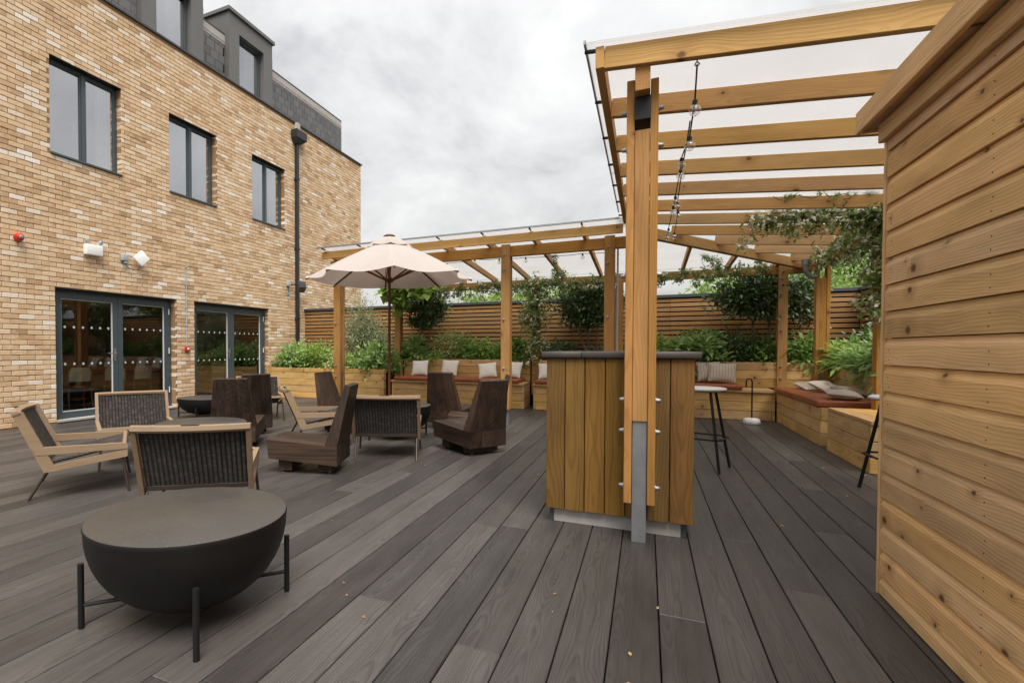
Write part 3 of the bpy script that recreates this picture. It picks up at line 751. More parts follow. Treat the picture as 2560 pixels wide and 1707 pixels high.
# ================================================================== FENCES
YF, XF = 8.48, 3.50
def fence(name, label, a, b, n, seglen, lift):
    """slatted fence from a to b; n points to the deck side"""
    t = thing(name, label, 'fence', a)
    a, b, n = S(a), S(b), Vector(n)
    d = (b - a); L = d.length; u = d / L
    nseg = max(1, round(L / seglen))
    up = Vector((0, 0, 1))
    wmb = Matrix.Translation((a + b) / 2 - n * .03 + up * 1.07) @ frame3(d, n)
    link(bpy.data.objects.new('backing', cbox_mesh(L, 2.15, .012, 0, 'under')), t, wmb)
    for k in range(nseg + 1):
        p = a + u * (L * k / nseg) - n * .012
        rawbeam('post', t, p + up * .0, p + up * 2.16, .05, .03, 'under', n, 0)
    zz = lift
    while zz < 2.12:
        for k in range(nseg):
            s0 = L * k / nseg + .002; s1 = L * (k + 1) / nseg - .002
            if zz < .55 and False: continue
            j = rnd.uniform(-.002, .002)
            rawbeam('slat', t, a + u * s0 + up * (zz + j) + n * .016, a + u * s1 + up * (zz + rnd.uniform(-.002, .002)) + n * .016, .066, .02, 'slat', n, .003)
        zz += .0905
    rawbeam('capping', t, a + up * 2.168 - u * .05, b + up * 2.168 + u * .04, .11, .06, 'capgrey', up, .004)
    return t
fence('slatted_fence', 'horizontal cedar slat fence with grey capping behind the long planters', (XW + .01, YF, 0), (XF - .03, YF, 0), (0, -1, 0), 3.0, .2755)
fence('slatted_fence', 'short run of cedar slat fence returning beside the fern planter', (XF, YF - .03, 0), (XF, 1.6, 0), (-1, 0, 0), 3.4, .2755)

# ================================================================== PLANTERS AND BENCHES
def boards(t, p0, p1, z0, hs, n, th, mat='sleeper', name='board', gap=.006, inset=0.):
    """horizontal boards stacked on edge; p0, p1 on the outer face"""
    p0, p1, n = Vector(p0), Vector(p1), Vector(n); z = z0
    for h in hs:
        o = n * (-th / 2 + rnd.uniform(-.0015, .0015))
        beam(name, t, p0 + o + Vector((0, 0, z + h / 2)), p1 + o + Vector((0, 0, z + h / 2)), h - gap, th, mat, n, .004)
        z += h
# west planter
pw = thing('planter', 'timber planter box of stacked sleepers against the brick wall', 'planter', (-6.9, 7.9, 0))
boards(pw, (-8.60, 7.36, 0), (-5.36, 7.36, 0), 0, [.13, .155, .155, .155, .10], (0, -1, 0), .045)
boards(pw, (-5.345, 7.316, 0), (-5.345, 7.40, 0), 0, [.13, .155, .155, .155, .10], (1, 0, 0), .04)
beam('corner_post', pw, (-8.63, 7.34, 0), (-8.63, 7.34, .74), .075, .06, 'sleeper', (0, 1, 0))
MB().box(-8.60, -5.36, 7.37, 8.44, .05, .63).build('soil', MT['soil'], pw)
# planter behind the benches: its front boards are the benches' backs
def bench(label, x0, x1, cush, seams, side=False):
    t = thing('bench', label, 'bench', ((x0 + x1) / 2, 7.5, 0))
    boards(t, (x0 + .042, 7.29, 0), (x1 - .042, 7.29, 0), 0, [.15, .145, .15], (0, -1, 0), .04)
    for xx, nx in ((x0, -1), (x1, 1)):
        boards(t, (xx, 7.295, 0), (xx, 7.72, 0), 0, [.15, .145, .15], (nx, 0, 0), .04)
    for q in range(3):
        beam('seat_board', t, (x0 - .006, 7.345 + q * .15, .467), (x1 + .006, 7.345 + q * .15, .467), .202, .04, 'sleeper')
    for (s0, s1) in seams:
        boards(t, (s0, 7.735, 0), (s1, 7.735, 0), .488, [.145, .145, .14], (0, -1, 0), .04, name='back_board')
    return t
def cushion(label, x0, x1, y0, y1, z, h=.072):
    o = rbox('seat_cushion', None, (x1 - x0) * KX, (y1 - y0) * KY, h, .018, 'leather', T((x0 + x1) / 2, (y0 + y1) / 2, z + h / 2))
    return tag(o, label, 'cushion', 'terracotta bench cushions')
bench('long timber bench with slatted back below the standard tree and striped pillows', -5.12, -2.19, None, [(-5.12, -3.99), (-3.985, -2.19)])
bench('timber bench between two posts, mostly hidden behind the bar counter', -2.0, -.56, None, [(-2.0, -.56)])
bench('timber bench running from behind the bar to the corner post', -.40, 1.93, None, [(-.40, 1.2), (1.205, 2.56)])
cushion('long terracotta cushion on the bench with the white striped pillows', -5.05, -3.66, 7.255, 7.70, .488)
cushion('terracotta cushion on the bench end with two leaning cream pillows', -3.655, -2.28, 7.255, 7.70, .488)
cushion('terracotta cushion on the short bench beside the bar counter', -1.97, -.60, 7.255, 7.70, .488)
cushion('terracotta cushion under the two upright beige pillows', -.36, 1.47, 7.255, 7.70, .488)
pn = thing('planter', 'long soil bed planter between the bench backs and the cedar fence', 'planter', (-1., 8.1, 0))
MB().box(-5.15, 2.55, 7.775, 8.44, .05, .86).build('soil', MT['soil'], pn)
MB().box(-5.19, -5.151, 7.70, 8.44, 0, .90).build('end_board', MT['sleeper'], pn)
beam('back_liner', pn, (-5.15, 7.756, .45), (2.55, 7.756, .45), .88, .012, 'under', (0, -1, 0), 0)
# east bench, box and planter
be = thing('corner_bench', 'deep timber bench along the fern planter with a terracotta top', 'bench', (2.25, 6.5, 0))
for (a, b) in ((5.64, 6.478), (6.482, 7.285)):
    boards(be, (1.95, a, 0), (1.95, b, 0), 0, [.15, .15, .155], (-1, 0, 0), .04)
boards(be, (1.955, 5.625, 0), (2.56, 5.625, 0), 0, [.15, .15, .155], (0, -1, 0), .04)
MB().box(1.99, 2.56, 5.67, 7.74, .30, .452).build('seat_deck', MT['sleeper'], be)
boards(be, (2.60, 4.3, 0), (2.60, 7.72, 0), .40, [.155, .165, .15], (-1, 0, 0), .045, name='back_board')
boards(be, (2.60, 4.3, 0), (2.60, 5.62, 0), 0, [.2, .195], (-1, 0, 0), .045, name='back_board')
tag(rbox('seat_cushion', None, .66 * KX, .84 * KY, .078, .018, 'leather', T(2.25, 6.925, .497)), 'terracotta cushion on the deep bench, beside the corner post', 'cushion', 'terracotta bench cushions')
tag(rbox('seat_cushion', None, .66 * KX, .86 * KY, .078, .018, 'leather', T(2.25, 6.07, .497)), 'terracotta cushion on the deep bench, beside the low timber box', 'cushion', 'terracotta bench cushions')
bx = thing('timber_box', 'low timber box of stacked sleepers beside the deep corner bench', 'box', (2.25, 4.98, 0))
boards(bx, (1.95, 4.555, 0), (1.95, 5.43, 0), 0, [.15, .145, .15], (-1, 0, 0), .04)
boards(bx, (1.952, 4.515, 0), (2.56, 4.515, 0), 0, [.15, .145, .15], (0, -1, 0), .04)
boards(bx, (1.99, 5.43, 0), (2.56, 5.43, 0), 0, [.15, .145, .15], (0, 1, 0), .04)
for q in range(4): beam('lid_board', bx, (2.026 + q * .152, 4.51, .4665), (2.026 + q * .152, 5.435, .4665), .1405, .036, 'sleeper')
pe = thing('planter', 'raised soil bed between the deep bench back and the return fence', 'planter', (3.05, 6., 0))
MB().box(2.61, 3.46, 4.3, 8.44, .05, .82).build('soil', MT['soil'], pe)

# ================================================================== PERGOLA
pg = thing('pergola', 'timber pergola with ribbed clear roof over the benches and bar', 'pergola', (-.03, 2.5, 0))
def zE(x): return 2.755 - .0885 * (x + .245)      # underside of the rafters that run towards the return fence
def zN(y): return 2.682 - .079 * (y - 5.68)
def bolt(post, p, n, r=.017):
    key = 'bolt'
    if key not in CACHE:
        CACHE[key] = MB().lathe([(.020, 0), (.020, .004), (.0135, .005), (.0135, .016), (.010, .026), (.004, .030)], 10).mesh('bolt', MT['bolt'], True)
    n = Vector(n)
    link(bpy.data.objects.new('bolt', CACHE[key]), post, Matrix.Translation(p) @ n.to_track_quat('Z', 'Y').to_matrix().to_4x4())
def post(x, y, along, ztop, zcore, bolts, bw=.132, base=True):
    """along 'y': purlin above runs along Y, side boards face east and west"""
    p = part('post', pg, (x, y, 0))
    ax = Vector((1, 0, 0)) if along == 'y' else Vector((0, 1, 0))   # direction in which the three timbers are stacked
    c0 = S((x, y, 0)); Z = Vector((0, 0, 1))
    rawbeam('core', p, c0 + Z * .72, c0 + Z * zcore, .118, .080, 'post', ax)
    for s_ in (-1, 1):
        rawbeam('side_board', p, c0 + ax * s_ * .0625 + Z * .232, c0 + ax * s_ * .0625 + Z * (ztop + (0 if s_ < 0 else -.012)), bw, .042, 'post', ax)
        for zb_ in bolts: bolt(p, c0 + ax * s_ * .0838 + Z * zb_ + (Vector((0, -.028, 0)) if along == 'y' else Vector((-.02, 0, 0))), ax * s_)
    rawbeam('steel_base', p, c0 + Z * .0, c0 + Z * .719, .095, .078, 'bracket', ax, .002)
    return p
FB = [2.54, 2.325, 1.58, .845, .66, .33]; BB = [2.30, 2.045, 1.445, .85, .65]
post(-.032, 2.52, 'y', 2.712, 2.42, FB)
post(-.032, 5.72, 'y', 2.70, 2.42, FB)
for x in (-5.118, -2.005, -.487): post(x, 5.75, 'x', 2.70, 2.52, FB)
for x in (-5.268, -2.083, -.48, 2.132): post(x, 7.77, 'x', 2.53, 2.36, BB)
post(2.45, 7.08, 'y', 2.53, 2.18, BB); post(2.45, 5.42, 'y', 2.53, 2.36, BB); post(2.45, 3.0, 'y', 2.53, 2.36, BB)
# purlins
beam('purlin', pg, (-.032, 2.40, 2.674), (-.032, 5.70, 2.674), .078, .145, 'post')
m = MB().box(-.076, .012, 2.455, 2.58, 2.47, 2.600).build('bearer', MT['black'], pg)
beam('purlin', pg, (2.45, 2.3, 2.44), (2.45, 7.70, 2.44), .082, .145, 'post')
beam('purlin', pg, (-5.28, 5.75, 2.602), (-.08, 5.75, 2.602), .082, .155, 'post')
beam('purlin', pg, (-5.4, 7.77, 2.447), (2.52, 7.77, 2.447), .082, .145, 'post')
# edge boards and rafters
beam('edge_board', pg, (-.268, 2.375, zE(-.268) + .0625), (-.268, 5.43, zE(-.268) + .0625), .046, .125, 'pine')
beam('edge_board', pg, (-5.20, 5.455, 2.712), (-.30, 5.455, 2.712), .046, .118, 'pine')
def vx(y): return -.032 + (y - 5.72) * (2.482 / 2.05)     # valley line
y = 2.398; k = 0
while y < 7.5:
    xa = -.244 if y < 5.5 else vx(y) + .05
    xb = 2.62
    beam('rafter', pg, (xa, y, zE(xa) + .0625), (xb, y, zE(xb) + .0625), .046, .125, 'pine')
    y += .5095
for x in [-5.13 + .717 * q for q in range(11)]:
    ya = 5.48 if x < -.15 else 5.72 + (x + .032) / 2.482 * 2.05 + .06
    if ya > 7.6: continue
    beam('rafter', pg, (x, ya, zN(ya) + .05), (x, 7.93, zN(7.93) + .05), .046, .10, 'pine')
v0 = Vector((-.05, 5.66, 2.70)); v1 = Vector((2.50, 7.78, 2.50))
beam('valley_rafter', pg, v0, v1, .046, .14, 'pine', c=.003)
beam('valley_gutter', pg, v0 + Vector((-.035, .04, -.015)), v1 + Vector((-.035, .04, -.015)), .05, .09, 'capgrey')
# roof sheets
def sheet(name, pts, ribdir):
    """flat polycarbonate sheet; ribs run along ribdir"""
    p = [S(q) for q in pts]; n = (p[1] - p[0]).cross(p[-1] - p[0]).normalized()
    if n.z < 0: n = -n
    wm = Matrix.Translation(p[0]) @ frame3(S(ribdir), n); inv = wm.inverted()
    lo = [inv @ q for q in p]; hi = [q + Vector((0, 0, .016)) for q in lo]; k = len(p)
    MB().add(lo + hi, [tuple(range(k))[::-1], tuple(range(k, 2 * k))] + [(i, (i + 1) % k, k + (i + 1) % k, k + i) for i in range(k)]).build(name, MT['poly'], pg, wm)
tE = lambda x: zE(x) + .132; tN = lambda q: zN(q) + .107
yy = 2.36; ysplit = [2.36, 4.17, 5.66]
for a, b in zip(ysplit[:-1], ysplit[1:]):
    sheet('roof_sheet', [(-.345, a + .002, tE(-.345)), (2.72, a + .002, tE(2.72)), (2.72, b - .002, tE(2.72)), (-.345, b - .002, tE(-.345))], (1, 0, -.0885))
sheet('roof_sheet', [(-.10, 5.665, tE(-.10)), (2.72, 5.665, tE(2.72)), (2.72, 7.95, tE(2.72)), (2.55, 7.86, tE(2.55))], (1, 0, -.0885))
xs_ = [-5.24, -3.70, -2.27, -.83, -.10]
for a, b in zip(xs_[:-1], xs_[1:]):
    sheet('roof_sheet', [(a + .002, 5.37, tN(5.37)), (b - .002, 5.37, tN(5.37)), (b - .002, 8.02, tN(8.02)), (a + .002, 8.02, tN(8.02))], (0, 1, -.079))
sheet('roof_sheet', [(-.098, 5.70, tN(5.70)), (2.46, 7.82, tN(7.82)), (2.46, 8.02, tN(8.02)), (-.098, 8.02, tN(8.02))], (0, 1, -.079))
beam('sheet_edge', pg, (-.352, 2.35, tE(-.35) + .008), (-.352, 5.36, tE(-.35) + .008), .012, .028, 'bracket')
beam('sheet_edge', pg, (-5.25, 5.362, tN(5.36) + .008), (-.34, 5.362, tN(5.36) + .008), .012, .028, 'bracket')
for q in range(7): beam('glazing_clip', pg, (-.36, 2.41 + q * .5095, tE(-.35) - .006), (-.28, 2.41 + q * .5095, tE(-.35) - .014), .02, .02, 'black')
for q in range(7): beam('glazing_clip', pg, (-5.13 + .717 * q, 5.355, tN(5.36) - .006), (-5.13 + .717 * q, 5.44, tN(5.4) - .014), .02, .02, 'black')
# pipe at the corner and conduit on one post
MB().lathe([(.05, 0), (.05, .09), (.042, .092)], 16).build('gutter_outlet', MT['bracket'], pg, T(2.22, 7.02, 2.37), True)
MB().tube([(2.22, 7.02, 2.38), (2.222, 7.02, 2.31), (2.24, 7.02, 2.25), (2.285, 7.03, 2.215), (2.36, 7.04, 2.20)], .036, 14).build('pipe_elbow', MT['bracket'], pg, smooth=True)
MB().tube([(-.38, 5.73, .0), (-.38, 5.73, 2.52)], .013, 8).build('conduit', MT['greyplastic'], pg, smooth=True)

# ---- festoon lights
def festoon(label, pts, sag, cab, group='festoon strings'):
    t = thing('festoon_lights', label, 'string lights', pts[0], 0, group)
    path = []
    for a, b in zip(cab[:-1], cab[1:]):
        a, b = Vector(a), Vector(b)
        for q in range(8):
            f = q / 8; path.append(a.lerp(b, f) - Vector((0, 0, sag * 4 * f * (1 - f))))
    path.append(Vector(cab[-1]))
    MB().tube(path, .0045, 6).build('cable', MT['cable'], t, smooth=True)
    for p in pts:
        p = Vector(p)
        s_ = MB().lathe([(.007, .062), (.012, .058), (.014, .035), (.013, .025)][::-1], 10).build('socket', MT['cable'], t, T(*p), True)
        key = 'bulb'
        if key not in CACHE:
            prof = [(.0005, -.032), (.012, -.030), (.022, -.023), (.030, -.010), (.032, .0), (.030, .010), (.023, .021), (.016, .029)]
            CACHE[key] = MB().lathe(prof, 16).mesh('bulb', MT['bulb'], True)
            CACHE['fil'] = MB().tube([(0, 0, .028), (.004, 0, .0), (-.004, 0, -.008), (.004, 0, -.012)], .0022, 5).mesh('filament', MT['bracket'])
        b_ = link(bpy.data.objects.new('bulb', CACHE[key]), s_, T(*p))
        link(bpy.data.objects.new('filament', CACHE['fil']), s_, T(*p))
    return t
X1 = .25
n1 = [(X1, 2.52, 2.50), (X1, 2.80, 2.432), (X1, 3.45, 2.585), (X1 + .005, 3.60, 2.56), (X1, 4.13, 2.53), (X1, 4.43, 2.535), (X1, 5.35, 2.57), (X1, 5.6, 2.57)]
festoon('festoon string of clear bulbs hanging from a hook on the pergola edge rafter', n1, .0, [(X1, 2.43, 2.70)] + [(a, b, c + .062) for a, b, c in n1] + [(X1, 5.9, 2.66)])
n2 = [(.30, 4.62, 2.64), (.31, 4.66, 2.555), (.34, 5.75, 2.62)]
festoon('second festoon string with few bulbs, tied up behind the tall pergola post', n2, .02, [(X1 + .01, 2.9, 2.64), (.27, 3.6, 2.66)] + [(a, b, c + .062) for a, b, c in n2] + [(.4, 6.2, 2.62)])
n3 = [(-3.3, 6.3, 2.565), (-2.77, 6.3, 2.60), (-2.33, 6.3, 2.575), (-1.87, 6.3, 2.565), (-1.42, 6.3, 2.56), (-.95, 6.3, 2.56)]
festoon('festoon string of small clear bulbs under the roof above the long bench', n3, .012, [(-3.9, 6.3, 2.60)] + [(a, b, c + .062) for a, b, c in n3] + [(-.45, 6.3, 2.62)])
hk = MB().tube([(X1, 2.43, 2.745), (X1, 2.43, 2.715), (X1 + .012, 2.43, 2.70), (X1, 2.43, 2.685), (X1 - .012, 2.43, 2.70), (X1 - .004, 2.43, 2.712)], .004, 6).build('screw_hook', MT['bolt'], None, smooth=True)
tag(hk, 'small steel screw hook holding the festoon cable under the edge rafter', 'hook')

# ================================================================== BAR COUNTER
br = thing('bar_counter', 'high timber bar counter with dark top, clad in vertical planks', 'bar counter', (-.17, 2.95, 0))
xs = [-.626, -.500, -.372, -.243, -.116, .012, .142, .279]
for a, b in zip(xs[:-1], xs[1:]):
    beam('plank', br, ((a + b) / 2, 2.612 + rnd.uniform(-.001, .001), .092 + rnd.uniform(-.002, .002)), ((a + b) / 2, 2.612, 1.086), (b - a) * KX - .005, .022, 'bar', (0, -1, 0), .003)
for sx, xx in ((-1, -.626), (1, .279)):
    for q in range(5):
        yb = 2.635 + q * .125
        beam('plank', br, (xx - sx * .011, yb + .0625, .092), (xx - sx * .011, yb + .0625, 1.086), .166, .022, 'bar', (sx, 0, 0), .003)
MB().box(-.60, .255, 2.63, 3.25, .09, 1.08).build('carcass', MT['under'], br)
MB().box(-.575, .21, 2.636, 3.2, 0, .089).build('plinth', MT['concrete'], br)
for q0, q1 in ((-.602, -.576), (.2105, .245)): MB().box(q0, q1, 2.633, 3.2, 0, .0885).build('plinth_trim', MT['capgrey'], br)
for (a, b) in ((-.657, -.394), (-.392, .312)):
    rbox('worktop', br, (b - a) * KX, .92, .040, .004, 'bartop', T((a + b) / 2, 2.922, 1.108), 1)

# ================================================================== STOOLS, HOOK STAND
def stool(label, x, y, rz):
    t = thing('bar_stool', label, 'stool', (x, y, 0), rz, 'bar stools', True, True)
    MB().lathe([(.14, .735), (.192, .745), (.205, .758), (.202, .770), (.185, .776)], 32).build('seat', MT['stoolseat'], t, smooth=True)
    for q in range(4):
        a = R(45 + 90 * q); c, s_ = math.cos(a), math.sin(a)
        MB().tube([(c * .13, s_ * .13, .742), (c * .276, s_ * .276, 0)], .0125, 10).build('leg', MT['black'], t, smooth=True)
    pts = []
    for q in range(4):
        for da in (-12, 12):
            a = R(45 + 90 * q + da); pts.append((math.cos(a) * .232, math.sin(a) * .232, .30))
    pts.append(pts[0]); MB().tube(pts, .009, 8, False).build('foot_ring', MT['black'], t, smooth=True)
    return t
stool('bar stool with a pale round seat standing beside the bar counter', .49, 5.87, R(-18.5))
stool('bar stool mostly hidden behind the clad shed corner', 1.80, 5.41, R(2))
hs = thing('hook_stand', 'black hooked rod standing on a round terrazzo base', 'stand', (1.53, 6.93, 0))
MB().lathe([(.098, 0), (.112, .015), (.114, .045), (.105, .075), (.085, .092), (.03, .098)], 28).build('base', MT['terrazzo'], hs, T(1.53, 6.93, 0), True)
MB().tube([(1.53, 6.93, .09), (1.53, 6.93, .64), (1.522, 6.93, .675), (1.49, 6.93, .69), (1.458, 6.93, .675), (1.45, 6.93, .645), (1.45, 6.93, .57)], .0105, 10).build('rod', MT['black'], hs, smooth=True)

# ================================================================== SHED
sh = thing('clad_shed', 'timber shed clad in horizontal grooved pine boards with an overhanging roof', 'shed', (1.9, .8, 0))
XS, YSH = 1.045, 2.335
prof = lambda: [(0, 0), (.0, .086), (-.006, .094), (-.012, .104), (-.013, .1225), (-.022, .1225), (-.022, 0)]   # (outward, z): flat face and a hollowed top
def clad_mesh(L, h):
    key = ('clad', L, h)
    if key not in CACHE:
        s_ = h / .1225
        pf = [(0., .0015), (.0, h - .038), (-.0035, h - .028), (-.010, h - .016), (-.012, h - .002), (-.022, h - .002), (-.022, .0015)]
        CACHE[key] = MB().prism([(-a, b) for a, b in pf], -L / 2, L / 2).mesh('clad', MT['clad'])
    return CACHE[key]
zz = 0.; hs_ = [.088] + [.1225] * 17
for h in hs_:
    o = link(bpy.data.objects.new('board', clad_mesh(4.0, h)), sh, TL(XS * KX, YSH * KY - .024 - 2.0, zz + .006) @ Matrix(((0, 1, 0, 0), (-1, 0, 0, 0), (0, 0, 1, 0), (0, 0, 0, 1))))
    zz += h
zz = 0.
for h in hs_:
    link(bpy.data.objects.new('board', clad_mesh(1.7, h)), sh, TL(XS * KX + .024 + .85, YSH * KY, zz + .006) @ RZ(math.pi))
    zz += h
beam('corner_trim', sh, (XS + .008, YSH - .002, 0.), (XS + .008, YSH - .002, 2.175), .022, .02, 'clad', (0, 1, 0))
MB().box(XS + .024, XS + 1.9, YSH - 3.0, YSH - .026, .03, 2.16).build('core', MT['under'], sh)
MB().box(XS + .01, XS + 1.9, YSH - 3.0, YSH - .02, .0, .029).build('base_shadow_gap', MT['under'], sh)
beam('frieze_board', sh, (XS - .014, YSH + .004, 2.145), (XS - .014, YSH - 2.95, 2.145), .085, .026, 'clad', (-1, 0, 0))
beam('fascia', sh, (XS - .075, YSH + .075, 2.238), (XS - .075, YSH - 2.95, 2.238), .105, .022, 'clad', (-1, 0, 0))
beam('fascia', sh, (XS - .062, YSH + .064, 2.238), (XS + 1.85, YSH + .064, 2.238), .105, .022, 'clad', (0, 1, 0))
MB().box(XS - .063, XS + 1.9, YSH - 3., YSH + .052, 2.196, 2.212).build('soffit', MT['clad'], sh)
MB().box(XS - .070, XS + 1.9, YSH - 3., YSH + .058, 2.270, 2.280).build('roof_felt', MT['capgrey'], sh)
# nail heads on the boards
nm = MB().lathe([(.0028, 0), (.0028, .0008), (.001, .001)], 6).mesh('nail', MT['black'])
zz = 0.
for h in hs_:
    for yy in (YSH - .06, YSH - .62, YSH - 1.2):
        for dz in (.025, h - .055):
            link(bpy.data.objects.new('nail', nm), sh, T(XS - .0003, yy + rnd.uniform(-.004, .004), zz + .006 + dz) @ RY(R(-90)))
    zz += h

# ================================================================== BOWL TABLES
def bowl_table(label, x, y, rad, h, rz):
    t = thing('bowl_table', label, 'table', (x, y, 0), rz, 'bowl shaped tables', True, True)
    prof = []
    for q in range(13):
        a = R(90 * q / 12); prof.append((max(.02, rad * .995 * math.sin(a) ** .82), .05 + (h - .05 - .022) * (1 - math.cos(a) ** 1.0)))
    prof.append((rad, h - .012)); prof.append((rad - .003, h - .004))
    MB().lathe(prof, 64).build('bowl', MT['bowl'], t, smooth=True)
    MB().lathe([(rad - .004, h - .0038), (rad - .010, h)], 64).build('tabletop', MT['tabletop'], t, smooth=True)
    for q in range(4):
        a = R(90 * q); c, s_ = math.cos(a), math.sin(a); rl = rad + .006
        lg = MB().tube([(c * rl, s_ * rl, 0), (c * rl, s_ * rl, h * .62)], .0125, 12).build('leg', MT['black'], t, smooth=True)
        MB().tube([(c * rl, s_ * rl, h * .22), (c * rad * .30, s_ * rad * .30, h * .22)], .009, 8).build('brace', MT['black'], t, smooth=True)
    return t
bowl_table('large black bowl table with speckled top standing alone before the woven chairs', -1.80, 1.685, .418, .432, R(-41))
bowl_table('black bowl table encircled by three woven armchairs', -3.78, 3.68, .418, .448, R(20))
bowl_table('black bowl table standing in front of the brick pier between the doors', -6.62, 6.54, .45, .335, R(26))
bowl_table('black bowl table beside the parasol pole, behind a woven chair', -2.865, 6.13, .418, .43, R(55))

# ================================================================== WOVEN ARMCHAIRS
def woven_chair(label, x, y, phi):
    t = thing('woven_armchair', label, 'armchair', (x, y, 0), R(phi - 90), 'woven rattan armchairs', True, True)
    HW = .34
    for sx in (-1, 1):
        a_, b_ = sorted((sx * (HW - .015), sx * (HW + .015)))
        MB().prism([(-.088, .650), (.108, .204), (.172, .258), (-.022, .676)], a_, b_).build('back_stile', MT['teak_y'], t)
        MB().prism([(.110, .2045), (.668, .282), (.676, .290), (.676, .3455), (.1725, .2585)], a_ + .001, b_ - .001).build('seat_rail', MT['teak_y'], t)
        MB().prism([(.058, .341), (.676, .346), (.679, .372), (.672, .386), (.655, .393), (.030, .400)], a_ - .003, b_ + .003).build('arm', MT['teak_y'], t)
        MB().tube([(sx * .315, .125, .215), (sx * .316, 0.0, .0)], .0115, 10).build('leg', MT['brown_metal'], t, smooth=True)
        MB().tube([(sx * .325, .635, .285), (sx * .350, .685, 0.)], .0115, 10).build('leg', MT['brown_metal'], t, smooth=True)
    # curved top rail with a hand slot, bowed to the back
    def by(u): return -.045 * (1 - u * u)
    n = 14; m = MB(); pv = []
    for i in range(n + 1):
        u = -1 + 2 * i / n; xx = u * (HW + .015); yb = -.052 + by(u)
        sec = [(-.030, .636), (.022, .650), (.026, .669), (-.006, .682), (-.036, .677), (-.042, .650)]
        pv.append([(xx, yb + a, b) for a, b in sec])
    vs = [p for s_ in pv for p in s_]; k = 6; fs = []
    for i in range(n):
        for j in range(k): fs.append((i * k + j, i * k + (j + 1) % k, (i + 1) * k + (j + 1) % k, (i + 1) * k + j))
    fs += [tuple(range(k))[::-1], tuple(range(n * k, n * k + k))]
    m.add(vs, fs).build('top_rail', MT['teak'], t)
    sl = MB().add([(.055 * math.cos(q * math.pi / 8) if False else (.045 * (1 if math.cos(q * math.pi / 8) > 0 else -1) + .010 * math.cos(q * math.pi / 8)), -.118 + .009 * math.sin(q * math.pi / 8), .0) for q in range(16)], [tuple(range(16))])
    Ms = WM[t.name] @ TL(0, 0, .6826) @ Matrix.Identity(4)
    sl.build('hand_slot', MT['under'], t, Ms)
    lbeam('lower_rail', t, (-HW + .016, .130, .245), (HW - .016, .130, .245), .03, .03, 'brown_metal')
    lbeam('front_rail', t, (-HW + .016, .655, .376), (HW - .016, .655, .376), .03, .034, 'teak', (0, -.2, 1))
    # woven panels as ribbed sheets
    def weave(name, f, nc=21, nr=10):
        m = MB(); nx = nc * 4; W_ = 2 * (HW - .018 - .002)
        for j in range(nr + 1):
            for i in range(nx + 1):
                u = -1 + 2 * i / nx; v = j / nr
                b = abs(math.sin(math.pi * i / 4)) * .0055
                m.v.append(f(u * W_ / 2, u, v, b))
        for j in range(nr):
            for i in range(nx):
                a = j * (nx + 1) + i; m.f.append((a, a + 1, a + nx + 2, a + nx + 1))
        # a second skin on the back of the sheet
        nb = len(m.v)
        for j in range(nr + 1):
            for i in range(nx + 1):
                u = -1 + 2 * i / nx; v = j / nr
                b = abs(math.sin(math.pi * i / 4)) * .0055
                m.v.append(f(u * W_ / 2, u, v, -b - .002))
        for j in range(nr):
            for i in range(nx):
                a = nb + j * (nx + 1) + i; m.f.append((a, a + nx + 1, a + nx + 2, a + 1))
        return m.build(name, MT['wicker'], t, smooth=True)
    weave('woven_back', lambda x_, u, v, b: (x_, .132 - .182 * v + by(u) * (.25 + .75 * v) + b * .94, .262 + .392 * v + b * .34))
    weave('woven_seat', lambda x_, u, v, b: (x_, .145 + .505 * v - b * .22, .268 + .108 * v - .020 * (1 - u * u) * math.sin(math.pi * v) + b), nr=12)
    return t

woven_chair('woven rattan armchair turned side on before the first glass door', -4.439, 2.546, 52)
woven_chair('woven rattan armchair facing out with its back to the glass door', -4.99, 3.88, -33)
woven_chair('woven rattan armchair with its back to the large bowl table', -2.568, 2.434, 126)
woven_chair('woven rattan armchair between two dark wooden chairs, turned to the parasol', -3.894, 5.198, 41)
woven_chair('woven rattan armchair seen from behind, before the table by the parasol', -2.382, 4.783, 112)
woven_chair('woven rattan armchair hidden behind the dark wooden chairs near the planter', -5.9, 7.0, -45)

